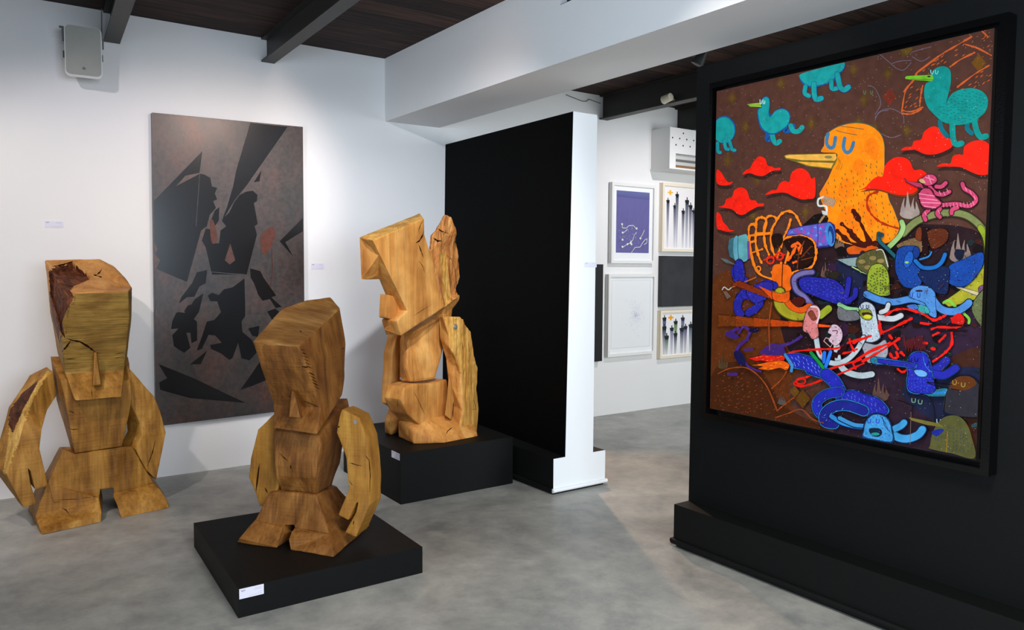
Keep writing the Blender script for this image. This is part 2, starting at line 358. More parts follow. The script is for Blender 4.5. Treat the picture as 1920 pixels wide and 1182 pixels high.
# ------------------------------------------------------------------ partitions
def skew_box(bm, lo, hi, mi=0):
    """lo, hi: four (x, y, z) corners each, in order nearL, nearR, farR, farL"""
    A = [bm.verts.new(p) for p in lo]; B = [bm.verts.new(p) for p in hi]
    fs = [bm.faces.new(A[::-1]), bm.faces.new(B)]
    for i in range(4): fs.append(bm.faces.new((A[i], A[(i+1) % 4], B[(i+1) % 4], B[i])))
    for f in fs: f.material_index = mi
    return fs          # bottom, top, near end, right, far, left
PY = 3.838
p1 = thing('partition_wall', 'free-standing black partition with white end face, against the back wall behind the tallest carving', 'partition', (3.22, PY, 0))
def loc(o, root): o.matrix_parent_inverse = Matrix.Translation(-root.location); return o
bm = bmesh.new()
fs = skew_box(bm, [(3.107, PY, .232), (3.34, PY, .232), (3.44, WY-.003, .232), (3.25, WY-.003, .232)], [(3.144, PY, 2.413), (3.342, PY, 2.413), (3.44, WY-.003, 2.443), (3.281, WY-.003, 2.443)])
fs[2].material_index = 1
loc(finish('panel', bm, [M['black'], M['white_gloss']], p1), p1)
bm = bmesh.new()
fs = box(bm, 3.012, 3.447, PY, WY-.003, .012, .232); fs[2].material_index = 1
loc(finish('plinth', bm, [M['plinth_black'], M['white_gloss']], p1), p1)
bm = bmesh.new()
cyl(bm, (3.002, PY-.004, .028), (3.457, PY-.004, .028), .014, mi=1); cyl(bm, (3.006, PY, .028), (3.006, WY-.02, .028), .014, mi=0); cyl(bm, (3.453, PY, .028), (3.453, WY-.02, .028), .014, mi=0)
box(bm, 3.02, 3.44, PY+.01, WY-.02, 0, .02)
loc(finish('base_moulding', bm, [M['plinth_black'], M['white_gloss']], p1, 40), p1)

PY2 = 2.776; PX2 = 3.082
p2 = thing('partition_wall', 'large black partition carrying the colourful framed painting on the right', 'partition', (3.2, PY2, 0))
loc(box_obj('panel', (PX2, 3.30, YF+.02, PY2, .222, 2.46), M['black_blue'], p2, .004), p2)
loc(box_obj('plinth', (2.974, 3.41, YF+.02, PY2, .012, .2215), M['plinth_black'], p2, .004), p2)
bm = bmesh.new()
cyl(bm, (2.968, PY2+.004, .03), (2.968, YF+.03, .03), .015); cyl(bm, (2.965, PY2+.004, .03), (3.415, PY2+.004, .03), .015)
box(bm, 2.985, 3.40, YF+.03, PY2-.01, 0, .02)
loc(finish('base_moulding', bm, M['plinth_black'], p2, 40), p2)

# ------------------------------------------------------------------ pedestals
bm = bmesh.new()
P1C = [(.876, 3.196), (1.727, 3.193), (1.76, 4.12), (.922, 4.152)]
skew_box(bm, [(x-1.3, y-3.7, 0) for x, y in P1C], [(x-1.3, y-3.7, .125) for x, y in P1C]); bevel(bm, .003)
o = finish('pedestal', bm, M['plinth_black']); o.location = (1.3, 3.7, 0)
tag(o, 'low flat black square pedestal under the middle brown oak carving', 'pedestal')
bm = bmesh.new()
P2C = [(2.122, 4.197), (2.952, 4.2), (2.97, 5.12), (2.14, 5.11)]
skew_box(bm, [(x-2.5, y-4.6, 0) for x, y in P2C], [(x-2.5, y-4.6, .314) for x, y in P2C]); bevel(bm, .003)
o = finish('pedestal', bm, M['plinth_black']); o.location = (2.5, 4.6, 0)
tag(o, 'tall black box pedestal under the orange carving beside the black partition', 'pedestal')

# ------------------------------------------------------------------ carving toolkit
def loft(bm, rows):
    """stack of matching rings of points, capped at both ends"""
    R_ = [[bm.verts.new(p) for p in r] for r in rows]; n = len(R_[0]); fs = [bm.faces.new(R_[0]), bm.faces.new(R_[-1][::-1])]
    for a, b in zip(R_[:-1], R_[1:]):
        for i in range(n): fs.append(bm.faces.new((a[i], b[i], b[(i+1) % n], a[(i+1) % n])))
    bmesh.ops.recalc_face_normals(bm, faces=fs)
class Fig:
    def __init__(s, O, n):
        s.O = Vector(O); n = Vector((n[0], n[1], 0)).normalized(); s.n = n
        s.u = Vector((-n.y, n.x, 0)); s.root = None
    def rotz(s): return math.atan2(s.u.y, s.u.x)
    def V(s, px, py, d=None, u=None, z=None):
        v = ray(px, py)
        if d is not None:   nn, k = -s.n, d
        elif u is not None: nn, k = s.u, u
        else:               nn, k = Vector((0, 0, 1)), z
        t = (k - (EYEP-s.O).dot(nn))/v.dot(nn)
        p = EYEP + v*t - s.O
        return Vector((p.dot(s.u), p.dot(-s.n), p.z))
    def eye(s):
        p = EYEP - s.O; return Vector((p.dot(s.u), p.dot(-s.n), p.z))
    def dirl(s, px, py):
        v = ray(px, py); return Vector((v.dot(s.u), v.dot(-s.n), v.z)).normalized()
    def pix(s, co):
        P = s.O + s.u*co.x - s.n*co.y + Vector((0, 0, co.z)) - EYEP
        w_ = P.dot(CF); return (P.dot(CR)/w_*FPX+960, P.dot(CD)/w_*FPX+591)
def inpoly(p, poly):
    x, y = p; c = False; j = len(poly)-1
    for i in range(len(poly)):
        (xi, yi), (xj, yj) = poly[i], poly[j]
        if (yi > y) != (yj > y) and x < (xj-xi)*(y-yi)/(yj-yi)+xi: c = not c
        j = i
    return c
def poly_solid(bm, front, back):
    """closed solid from two matching outlines (local 3-D points)"""
    A = [bm.verts.new(p) for p in front]; B = [bm.verts.new(p) for p in back]; n = len(A)
    fs = [bm.faces.new(A), bm.faces.new(B[::-1])]
    for i in range(n): fs.append(bm.faces.new((A[i], B[i], B[(i+1) % n], A[(i+1) % n])))
    bmesh.ops.recalc_face_normals(bm, faces=fs)
    return fs
def prism(fig, bm, pts, depth, grow=(1, 1)):
    """pts: (px, py, d) front outline; extruded backwards by depth (m); grow scales the rear outline about its centre"""
    F_ = [fig.V(x, y, d=d) for x, y, d in pts]
    c = sum(F_, Vector())/len(F_)
    dep = depth if isinstance(depth, (list, tuple)) else [depth]*len(F_)
    B_ = [Vector((c.x+(p.x-c.x)*grow[0], p.y+dd, c.z+(p.z-c.z)*grow[1])) for p, dd in zip(F_, dep)]
    return poly_solid(bm, F_, B_)
def hull(bm, pts):
    tmp = bmesh.new()
    for p in pts: tmp.verts.new(p)
    r = bmesh.ops.convex_hull(tmp, input=tmp.verts)
    dele = [g for g in r['geom_interior'] if isinstance(g, bmesh.types.BMVert)]
    bmesh.ops.delete(tmp, geom=dele, context='VERTS')
    bmesh.ops.dissolve_limit(tmp, angle_limit=math.radians(4), verts=tmp.verts, edges=tmp.edges)
    me = bpy.data.meshes.new('t'); tmp.to_mesh(me); tmp.free(); bm.from_mesh(me); bpy.data.meshes.remove(me)
def hew(bm, bev=.006, cell=.03, amp=.0025, seed=0, rough=None, fine=.012):
    """round the arrises, refine and give the surface a hand-cut unevenness"""
    bevel(bm, bev, 2, 18)
    bmesh.ops.triangulate(bm, faces=bm.faces)
    for it in range(6):
        es = [e for e in bm.edges if e.calc_length() > cell]
        if not es: break
        bmesh.ops.subdivide_edges(bm, edges=es, cuts=1)
        bmesh.ops.triangulate(bm, faces=[f for f in bm.faces if len(f.verts) > 3])
    if rough:   # denser where torn
        for it in range(3):
            es = [e for e in bm.edges if e.calc_length() > fine and rough((e.verts[0].co+e.verts[1].co)/2) > 0]
            if not es: break
            bmesh.ops.subdivide_edges(bm, edges=es, cuts=1)
            bmesh.ops.triangulate(bm, faces=[f for f in bm.faces if len(f.verts) > 3])
    bm.normal_update()
    off = Vector((seed*3.7, seed*1.3, 0)); mv = []
    for v in bm.verts:
        a = noise.noise(v.co*9+off)*amp + noise.noise(v.co*26+off)*amp*.45
        if rough:
            r = rough(v.co)
            if r > 0:
                q = Vector((v.co.x*26, v.co.y*26, v.co.z*6))+off
                a += r*(noise.noise(q)*.9 + noise.noise(v.co*34+off)*.35 + noise.noise(q*2.3)*.35)
        mv.append(a)
    for v, a in zip(bm.verts, mv):
        v.co += v.normal*a
        v.co.z = max(v.co.z, .0012)
def recolour(bm, fig, polys, facing=True):
    """polys: [(pixel outline, slot)] - faces seen in the outline take the slot"""
    bm.normal_update(); e = fig.eye()
    for f in bm.faces:
        c = f.calc_center_median()
        if facing and f.normal.dot(e-c) < 0: continue
        p = fig.pix(c)
        for poly, mi in polys:
            if inpoly(p, poly): f.material_index = mi
def cracks(bm, fig, lines, mi):
    """lines: [(pixel points, width m)] - narrow jagged dark clefts laid on the surface where they stand"""
    bvh = BVHTree.FromBMesh(bm); e = fig.eye()
    for pts, wd in lines:
        dens = []
        for a, b in zip(pts[:-1], pts[1:]):
            for k in range(4): dens.append((a[0]+(b[0]-a[0])*k/4, a[1]+(b[1]-a[1])*k/4))
        dens.append(pts[-1]); P = []
        for q in dens:
            h = bvh.ray_cast(e, fig.dirl(*q))
            if h[0]: P.append((h[0], h[1]))
        if len(P) < 3: continue
        L_, R_ = [], []
        for i, (p, nrm) in enumerate(P):
            t = P[min(i+1, len(P)-1)][0]-P[max(i-1, 0)][0]
            if t.length < 1e-6: t = Vector((0, 0, 1))
            s = t.normalized().cross(nrm).normalized()
            k = math.sin(PI*(i+.35)/(len(P)-.3))*wd/2*(1+.5*random.uniform(-1, 1))
            L_.append(bm.verts.new(p+s*k+nrm*.0012)); R_.append(bm.verts.new(p-s*k+nrm*.0012))
        for i in range(len(P)-1):
            try: bm.faces.new((L_[i], L_[i+1], R_[i+1], R_[i])).material_index = mi
            except ValueError: pass
def part(fig, name, bm, mats, smooth=32):
    return finish(name, bm, mats, fig.root, smooth)

# ------------------------------------------------------------------ CARVING 1 (left, on the floor)
f1 = Fig((.294, 4.79, 0), (.174, -.985))
f1.root = thing('wooden_sculpture', 'weathered oak block figure with hollowed split head, standing on the bare floor at left', 'sculpture', f1.O, rotz=f1.rotz())
V = f1.V
# head
bm = bmesh.new()
loft(bm, [[V(124, 551, d=.03), V(240, 546, d=.03), V(248, 540, d=.26), V(236, 522, d=.36), V(214, 499, d=.42), V(187, 485, d=.46), V(84, 488, d=.46)],
          [V(115, 608, d=.055), V(243.5, 592, d=.055), V(246.5, 596, d=.28), V(240, 600, d=.38), V(220, 600, d=.42), V(190, 600, d=.46), V(94, 585, d=.44)],
          [V(122, 700, d=.125), V(233, 692, d=.125), V(238, 670, d=.26), V(234, 670, d=.36), V(220, 670, d=.38), V(190, 670, d=.40), V(108, 662, d=.38)],
          [V(141, 752, d=.02), V(228, 745, d=.02), V(232, 726, d=.2), V(228, 722, d=.26), V(215, 722, d=.28), V(190, 722, d=.28), V(126, 728, d=.26)]])
hollow = [(92, 512), (104, 503), (130, 497), (131, 492), (147, 504), (160, 512), (168, 524), (158, 529), (140, 536), (130, 545), (140, 556), (124, 585), (117, 604), (121, 632), (113, 622), (107, 590), (95, 552)]
def r1(co):
    p = f1.pix(co)
    return .012 if inpoly(p, hollow) and co.z > .9 and co.y < .45 else 0
hew(bm, .006, .028, .003, 1, r1, .012)
for v in bm.verts:
    p = f1.pix(v.co)
    if inpoly(p, hollow) and v.co.y < .44:
        dd = min(abs(p[0]-128)/40, 1); v.co += Vector((.02, .02, -.03))*(1-.5*dd)
recolour(bm, f1, [([(80, 480), (260, 480), (260, 546), (84, 560)], 1), ([(143, 551), (262, 547), (262, 694), (120, 702), (110, 640), (118, 600), (130, 575)], 2), (hollow, 3), ([(92, 545), (118, 560), (110, 640), (100, 600)], 3)])
cracks(bm, f1, [([(97, 500), (112, 499), (137, 490)], .016), ([(179, 518), (186, 512), (191, 505)], .008), ([(114, 575), (112, 600), (116, 625), (111, 645)], .009), ([(119, 616), (121, 634)], .012),
                ([(124, 634), (134, 638), (150, 641), (165, 650), (178, 660), (189, 664)], .009), ([(132, 640), (124, 651), (116, 660)], .009), ([(216, 664), (238, 660)], .003), ([(120, 674), (142, 673)], .003), ([(214, 672), (236, 668)], .003)], 4)
cracks(bm, f1, [([(171, 727), (173, 748)], .003)], 4)
part(f1, 'head', bm, [M['oak_a'], M['oak_a_end'], M['oak_a_face'], M['bark_dark'], M['crack']])
# nose
bm = bmesh.new()
poly_solid(bm, [V(177, 662, d=.062), V(181, 662, d=.062), V(189, 722, d=.03), V(174, 724, d=.03)], [V(176, 660, d=.10), V(182, 660, d=.10), V(192, 720, d=.10), V(172, 720, d=.10)])
hew(bm, .003, .02, .0012, 2)
part(f1, 'nose', bm, M['oak_a'])
# torso
bm = bmesh.new()
front = [V(113, 712, d=.13), V(246, 715, d=.13), V(247, 750, d=.12), V(229, 838, d=.13), V(140, 851, d=.13), V(122, 752, d=.12)]
back = [V(94, 668, d=.40), V(240, 668, d=.36), V(243, 745, d=.38), V(228, 830, d=.34), V(133, 842, d=.34), V(106, 750, d=.38)]
poly_solid(bm, front, back)
hew(bm, .006, .03, .002, 3)
cracks(bm, f1, [([(126, 800), (135, 806), (148, 805)], .003), ([(128, 770), (140, 775)], .003)], 1)
part(f1, 'torso', bm, [M['oak_a'], M['crack']])
# legs block with feet
bm = bmesh.new()
def leg_solid(outline_f, outline_b): poly_solid(bm, outline_f, outline_b)
leg_solid([V(118, 842, d=.14), V(140, 852, d=.12), V(229, 839, d=.12), V(248, 838, d=.14), V(288, 906, d=.14), V(250, 917, d=.12), V(212, 925, d=.12), V(212, 916, d=.12), V(188, 918, d=.12), V(186, 934, d=.12), V(100, 943, d=.13), V(89, 905, d=.15)],
          [V(112, 838, d=.42), V(140, 838, d=.42), V(229, 830, d=.42), V(243, 833, d=.42), V(280, 890, d=.46), V(250, 905, d=.46), V(214, 915, d=.46), V(212, 908, d=.46), V(190, 910, d=.46), V(188, 925, d=.46), V(90, 925, d=.47), V(84, 890, d=.46)])
leg_solid([V(89, 905, d=.15), V(186, 926, d=.13), V(185, 936, d=.09), V(190, 960, d=.02), V(189.5, 984, d=.005), V(78, 1004.5, d=0), V(66, 968, d=.16)],
          [V(80, 888, d=.46), V(190, 905, d=.46), V(190, 915, d=.46), V(192, 935, d=.46), V(192, 952, z=0), V(52, 957, z=0), V(58, 935, d=.45)])
leg_solid([V(212, 922, d=.13), V(288, 906, d=.14), V(299, 918, d=.09), V(312, 935, d=.04), V(318, 951, d=.01), V(316, 954, d=.0), V(228, 972, d=.0), V(222, 955, d=.03), V(212, 930, d=.09)],
          [V(214, 905, d=.46), V(282, 888, d=.46), V(290, 900, d=.46), V(296, 910, d=.46), V(300, 918, d=.46), V(302, 922, z=.0), V(222, 936, z=0), V(216, 926, d=.46), V(213, 915, d=.46)])
hew(bm, .008, .03, .0035, 4)
cracks(bm, f1, [([(115, 953), (124, 957), (131, 968)], .005), ([(150, 935), (185, 931)], .002), ([(104, 938), (150, 936)], .002)], 1)
part(f1, 'legs', bm, [M['oak_a'], M['crack']])
# arms
bm = bmesh.new()
LA = [(100, 697, .27), (106, 742, .27), (89, 769, .22), (78, 806, .15), (74, 843, .14), (91, 911, .12), (66, 919, .12), (57, 884, .12), (53, 880, .12), (57, 905, .12), (68, 944, .12), (44, 954, .12), (11.5, 888, .13), (26, 840, .14), (42, 780, .17), (72, 720, .22)]
F_ = [V(x, y, d=d) for x, y, d in LA]
B_ = [p+Vector((0, .13, .015)) for p in F_]
for i in (12, 13, 14, 15): B_[i] += Vector((-.035 if i < 15 else -.01, 0, .02 if i > 12 else .0))
poly_solid(bm, F_, B_)
bark = lambda co: (.006 if inpoly(f1.pix(co), [(8, 890), (20, 780), (45, 740), (72, 715), (60, 760), (42, 790), (28, 850)]) else 0)
hew(bm, .005, .026, .002, 5, bark)
recolour(bm, f1, [([(6, 892), (18, 800), (30, 760), (76, 712), (96, 690), (64, 745), (44, 800), (30, 842), (14, 888)], 1), ([(16, 800), (18, 770), (40, 738), (74, 712), (45, 765), (24, 812)], 2)])
part(f1, 'arm', bm, [M['oak_a'], M['sapwood'], M['bark_dark']])
bm = bmesh.new()
RA = [(238, 686, .16), (255, 706, .16), (289, 744, .16), (304, 780, .16), (311, 812, .15), (293, 901, .13), (275, 882, .13), (254, 842, .14), (266, 817, .14), (264, 797, .15), (246, 758, .16)]
F_ = [V(x, y, d=d) for x, y, d in RA]
B_ = [p+Vector((-.035 if i in (7, 8, 9, 10) else .0, .14, .01)) for i, p in enumerate(F_)]
poly_solid(bm, F_, B_)
hew(bm, .005, .026, .003, 6)
cracks(bm, f1, [([(291, 826), (286, 848), (280, 864), (276, 876)], .007), ([(296, 760), (304, 785), (308, 795)], .005)], 1)
part(f1, 'arm', bm, [M['oak_a'], M['crack']])

# ------------------------------------------------------------------ CARVING 2 (middle, on the low pedestal)
f2 = Fig((1.331, 3.30, .125), (-.80, -.60))
f2.root = thing('wooden_sculpture', 'smaller brown oak block figure with slab-topped head and slotted hand on the low black pedestal', 'sculpture', f2.O, rotz=f2.rotz())
V = f2.V
bm = bmesh.new()
# front outline of head: forehead juts out, brow recedes, chin comes forward
UR = -.06          # plane of the right cheek
def bk(p, dx, dy, dz=0): return p+Vector((dx, dy, dz))
r0 = [V(474, 640, d=-.03), V(561, 650, d=-.02), V(637.5, 577, d=.44), V(620, 557, d=.48), V(575, 563, d=.40), V(528, 579, d=.26)]
r1 = [V(489, 690, d=.01), V(577, 690, d=.02), V(648, 646, d=.45), V(646, 640, d=.50), V(580, 640, d=.46), V(530, 650, d=.36)]
r2 = [V(513, 759, d=.115), V(601, 766, d=.115), V(646, 708, d=.42), V(640, 700, d=.46), V(590, 700, d=.44), V(550, 710, d=.36)]
r3 = [V(512, 803, d=.045), V(595, 815, d=.045), V(642, 742, d=.36), V(636, 738, d=.40), V(590, 745, d=.36), V(560, 750, d=.30)]
loft(bm, [r0, r1, r2, r3])
hew(bm, .006, .026, .003, 11)
recolour(bm, f2, [([(465, 640), (482, 646), (561, 650.5), (640, 578), (640, 550), (590, 550), (520, 572)], 1)])
saw = [([(563+i*2.2, 655+i*6.2), (571+i*2.6, 658+i*6.6)], .0035) for i in range(12)]
cracks(bm, f2, saw[:6] + [([(566, 687), (580, 690)], .006)] + saw[7:] + [([(570, 752), (601, 765)], .004), ([(533, 742), (560, 746)], .002), ([(640, 655), (648, 652)], .003), ([(562, 620), (564, 622), (567, 623)], .006)], 2)
part(f2, 'head', bm, [M['oak_b'], M['oak_b_top'], M['crack']])
bm = bmesh.new()
poly_solid(bm, [V(547, 733, d=.045), V(551, 735, d=.04), V(563, 784, d=.01), V(542, 782, d=.01)], [V(544, 730, d=.13), V(556, 733, d=.13), V(571, 782, d=.13), V(547, 780, d=.13)])
hew(bm, .002, .02, .001, 12)
part(f2, 'nose', bm, M['oak_b'])
# torso: chest low at the chin, collar rising to the nape
bm = bmesh.new()
tf = [V(514, 808, d=.14), V(600, 818, d=.14), V(601, 838, d=.125), V(596, 862, d=.10), V(592, 896, d=.10), V(593, 927, d=.15), V(527, 920, d=.15), V(520, 895, d=.11), V(516, 868, d=.10)]
tb = [V(560, 748, d=.42), V(652, 746, d=.44), V(656, 764, d=.44), V(650, 805, d=.42), V(636, 868, d=.40), V(622, 912, d=.36), V(560, 905, d=.36), V(545, 880, d=.38), V(540, 850, d=.40)]
poly_solid(bm, tf, tb)
hew(bm, .007, .026, .003, 13)
cracks(bm, f2, [([(524, 850), (534, 860), (542, 866)], .003), ([(545, 872), (546, 880)], .005)], 1)
part(f2, 'torso', bm, [M['oak_b'], M['crack']])
# legs
bm = bmesh.new()
poly_solid(bm, [V(506, 923, d=.13), V(527, 922, d=.12), V(593, 928, d=.12), V(617, 1002, d=.08), V(552, 990, d=.09), V(551, 985, d=.10), V(534, 985, d=.10), V(533, 990, d=.09), V(478, 977, d=.09)],
           [V(548, 890, d=.40), V(570, 890, d=.42), V(632, 912, d=.42), V(664, 950, d=.47), V(640, 955, d=.47), V(615, 955, d=.47), V(600, 950, d=.47), V(580, 945, d=.47), V(520, 930, d=.45)])
poly_solid(bm, [V(478, 976, d=.09), V(534, 988, d=.09), V(531, 1002, d=.04), V(519, 1029, z=0), V(443, 1018, z=0), V(449, 1010, d=.015)],
           [V(520, 930, d=.45), V(575, 945, d=.45), V(578, 960, d=.45), V(580, 985, z=0), V(505, 975, z=0), V(508, 965, d=.45)])
poly_solid(bm, [V(552, 990, d=.09), V(618, 1001, d=.09), V(624, 1022, d=.03), V(625.5, 1046, z=0), V(544, 1032, z=0), V(543, 1012, d=.02), V(547, 1000, d=.05)],
           [V(610, 925, d=.45), V(660, 935, d=.45), V(688, 975, d=.47), V(695, 986, z=0), V(610, 985, z=0), V(605, 970, d=.46), V(605, 950, d=.45)])
hew(bm, .009, .026, .0035, 14)
part(f2, 'legs', bm, M['oak_b'])
# near (right) arm: flat slab with a slot between finger and thumb
bm = bmesh.new()
RA = [(640, 768, .17), (672, 783, .17), (687, 822, .17), (692, 863, .17), (695, 905, .165), (694, 946, .16), (667, 1007, .12), (647, 999, .12), (667, 962, .14), (671, 943, .15), (667, 944, .15), (653, 976, .13), (634, 966, .13), (654, 918, .15), (649, 858, .16), (631, 812, .17), (636, 782, .17)]
F_ = [V(x, y, d=d) for x, y, d in RA]
B_ = [p+Vector((0, .11, 0)) for p in F_]
poly_solid(bm, F_, B_)
hew(bm, .005, .024, .0022, 15)
cracks(bm, f2, [([(656, 868), (668, 872), (679, 874)], .004), ([(684, 852), (692, 864), (694, 892), (693, 930)], .004), ([(655, 902), (661, 910)], .003), ([(633, 802), (637, 800)], .006), ([(664, 977), (662, 985)], .004)], 1)
part(f2, 'arm', bm, [M['oak_b_arm'], M['crack']])
bm = bmesh.new()
h = V(666, 792, d=.168); cyl(bm, h+Vector((0, .004, 0)), h+Vector((0, -.002, 0)), .010, n=14)
part(f2, 'bolt', bm, M['bolt'])
bm = bmesh.new()
LA = [(514, 776, .17), (483, 806, .17), (470, 860, .17), (467, 896, .16), (480, 928, .15), (487, 950, .14), (508, 948, .14), (523, 912, .15), (524, 870, .16), (524, 800, .17)]
F_ = [V(x, y, d=d) for x, y, d in LA]; B_ = [p+Vector((.0, .11, 0)) for p in F_]
poly_solid(bm, F_, B_)
hew(bm, .005, .024, .003, 16)
cracks(bm, f2, [([(487, 868), (484, 890), (480, 925)], .008), ([(497, 915), (502, 925)], .006)], 1)
part(f2, 'arm', bm, [M['oak_b_arm'], M['crack']])

# ------------------------------------------------------------------ CARVING 3 (right rear, on the tall pedestal, seen in profile)
f3 = Fig((2.311, 4.377, .314), (-.93, -.36))
f3.root = thing('wooden_sculpture', 'orange wooden figure in profile with torn jagged crest, on the tall black box pedestal', 'sculpture', f3.O, rotz=f3.rotz())
V = f3.V
NU, FU = .04, -.09       # near and far side planes of the head
def side(pts, u): return [V(x, y, u=u) for x, y in pts]
bm = bmesh.new()
# near cheek outline -> far outline (moved across by the head's width)
near = side([(699, 451), (795, 410), (796, 440), (803, 462), (815, 500), (822, 545), (834, 576), (752, 630), (744, 602), (764, 583)], NU)
far = [p+Vector((-.125, 0, 0)) for p in near]
far[0] = V(676, 444, u=-.085); far[1] = V(787, 400, u=-.11)
poly_solid(bm, near, far)
hew(bm, .005, .026, .0022, 21)
recolour(bm, f3, [([(665, 440), (715, 410), (790, 395), (797, 409), (699, 452)], 1)])
cracks(bm, f3, [([(779, 456), (786, 452), (792, 442), (795, 432)], .009), ([(784, 457), (789, 470), (794, 484)], .007), ([(794, 412), (789, 420), (785, 432), (786, 440)], .004), ([(785, 489), (793, 500), (796, 512)], .004), ([(746, 427), (747, 436)], .002), ([(757, 426), (758, 431)], .002), ([(776, 592), (810, 570)], .002), ([(722, 440), (721, 447)], .002)], 2)
part(f3, 'head', bm, [M['cedar'], M['cedar_gold'], M['crack']])
# forehead block that juts out at the far side
bm = bmesh.new()
a = [V(674, 445, u=-.085), V(692, 451, u=.01), V(700, 451, u=NU-.004), V(712, 478, u=NU-.006), V(708, 518, u=-.06), V(678, 525, u=-.085)]
b_ = [p+Vector((0, .09, 0)) for p in a]
b_[0] = a[0]+Vector((0, .16, .02)); b_[5] = a[5]+Vector((0, .16, 0))
poly_solid(bm, a, b_)
hew(bm, .004, .026, .0015, 22)
part(f3, 'forehead', bm, M['cedar'])
# nose and chin
bm = bmesh.new()
a = side([(724, 552), (722, 596), (743, 601), (763, 586), (740, 556)], -.02); b_ = [p+Vector((-.05, 0, 0)) for p in a]
poly_solid(bm, a, b_); hew(bm, .003, .02, .0012, 23)
part(f3, 'nose', bm, M['cedar'])
bm = bmesh.new()
a = [V(744, 602, u=NU-.005), V(752, 630, u=NU-.005), V(800, 598, u=NU-.005), V(764, 586, u=NU-.005)]
b_ = [V(726, 598, u=-.075), V(720, 619, u=-.075), a[2]+Vector((-.12, 0, 0)), a[3]+Vector((-.12, 0, 0))]
poly_solid(bm, a, b_); hew(bm, .004, .02, .0015, 24)
cracks(bm, f3, [([(730, 604), (741, 602)], .003)], 1)
part(f3, 'chin', bm, [M['cedar'], M['crack']])
# torn crest
bm = bmesh.new()
cr = [(800, 480), (805, 468), (809, 466), (810, 441), (820, 430), (829, 412), (835.5, 402), (846, 407), (856, 432), (864, 460), (871, 496), (873.5, 522), (864, 541), (859, 557), (834, 577), (818, 582), (800, 560), (795, 500)]
near = side(cr, NU-.02)
far = [p+Vector((-.14, 0, 0)) for p in near]
for i in range(0, 9): far[i] = near[i]+Vector((-.03, .01, -.012))
for i in (9, 10, 11, 12): near[i] += Vector((-.045, 0, 0))
poly_solid(bm, near, far)
hew(bm, .008, .02, .003, 25, lambda co: .011, .011)
recolour(bm, f3, [([(868, 508), (880, 505), (880, 530), (860, 545), (862, 530)], 1), ([(824, 480), (836, 470), (846, 560), (836, 580), (830, 540)], 2)])
cracks(bm, f3, [([(812, 446), (820, 452), (828, 452)], .012), ([(820, 428), (828, 434), (842, 438)], .010), ([(836, 478), (846, 486), (852, 500)], .004), ([(830, 556), (834, 574)], .006), ([(852, 500), (856, 530), (854, 556)], .004), ([(842, 500), (845, 530), (843, 560)], .004), ([(868, 518), (870, 528)], .006)], 3)
part(f3, 'crest', bm, [M['cedar_rough'], M['gasket'], M['cedar_gold'], M['crack']])
# torso
bm = bmesh.new()
near = side([(751, 632), (776, 622), (826, 592), (833, 578), (866, 551), (862, 566), (850, 580), (849, 592), (836, 640), (829, 668), (817, 712), (771, 718), (765, 690), (766, 660)], -.02)
far = [p+Vector((-.10, 0, 0)) for p in near]
far[0] = V(747, 636, u=-.15); far[12] = V(749, 706, u=-.14); far[13] = V(748, 660, u=-.15)
near[12] += Vector((-.02, 0, 0)); near[13] += Vector((-.04, .02, 0)); near[0] = V(770, 640, u=-.06)
poly_solid(bm, near, far)
hew(bm, .022, .024, .003, 26)
part(f3, 'torso', bm, M['cedar'])
# hips, thighs and feet
bm = bmesh.new()
near = side([(757, 726), (776, 720), (812, 719), (838, 712), (846, 760), (852, 792), (842, 800), (790, 800), (764, 778), (752, 750)], .0)
far = [p+Vector((-.15, 0, 0)) for p in near]
poly_solid(bm, near, far)
# near foot, standing on the pedestal
def pz(x, y, z=0): return V(x, y, z=z)
nb = [pz(747, 820), pz(775, 833.5), pz(832, 831.5), pz(897, 818), pz(885, 800), pz(790, 800)]
mid = [V(747, 790, d=.03), V(772, 805, u=-.015), V(802, 792, u=.02), V(880, 790, u=.03), nb[4]+Vector((0, 0, .12)), nb[5]+Vector((0, 0, .12))]
top = [V(762, 779, d=.06), V(782, 783, u=-.05), V(800, 778, u=-.03), V(850, 775, u=-.02), nb[4]+Vector((-.04, -.04, .17)), nb[5]+Vector((.0, .02, .17))]
hull(bm, nb+mid+top)
fb = [pz(721, 812), pz(733, 817), pz(748, 810), pz(800, 795), pz(780, 785)]
ft = [V(721, 790, d=.02), V(729, 766, d=.05), V(752, 770, d=.08), V(758, 782, d=.08)]
hull(bm, fb+ft+[fb[3]+Vector((0, 0, .12)), fb[4]+Vector((0, 0, .12))])
# far thigh
hull(bm, [V(744, 710, u=-.30), V(765, 712, u=-.25), V(733, 724, u=-.26), V(732, 762, u=-.26), V(757, 780, u=-.18), V(762, 730, u=-.16), V(790, 720, u=-.26), V(790, 780, u=-.26)])
hew(bm, .010, .026, .0035, 27)
cracks(bm, f3, [([(776, 735), (786, 755), (796, 777)], .003), ([(836, 815), (840, 808), (848, 802)], .006), ([(768, 812), (767, 826)], .002), ([(782, 810), (782, 828)], .002), ([(745, 745), (746, 765)], .002)], 1)
part(f3, 'legs', bm, [M['cedar'], M['crack']])
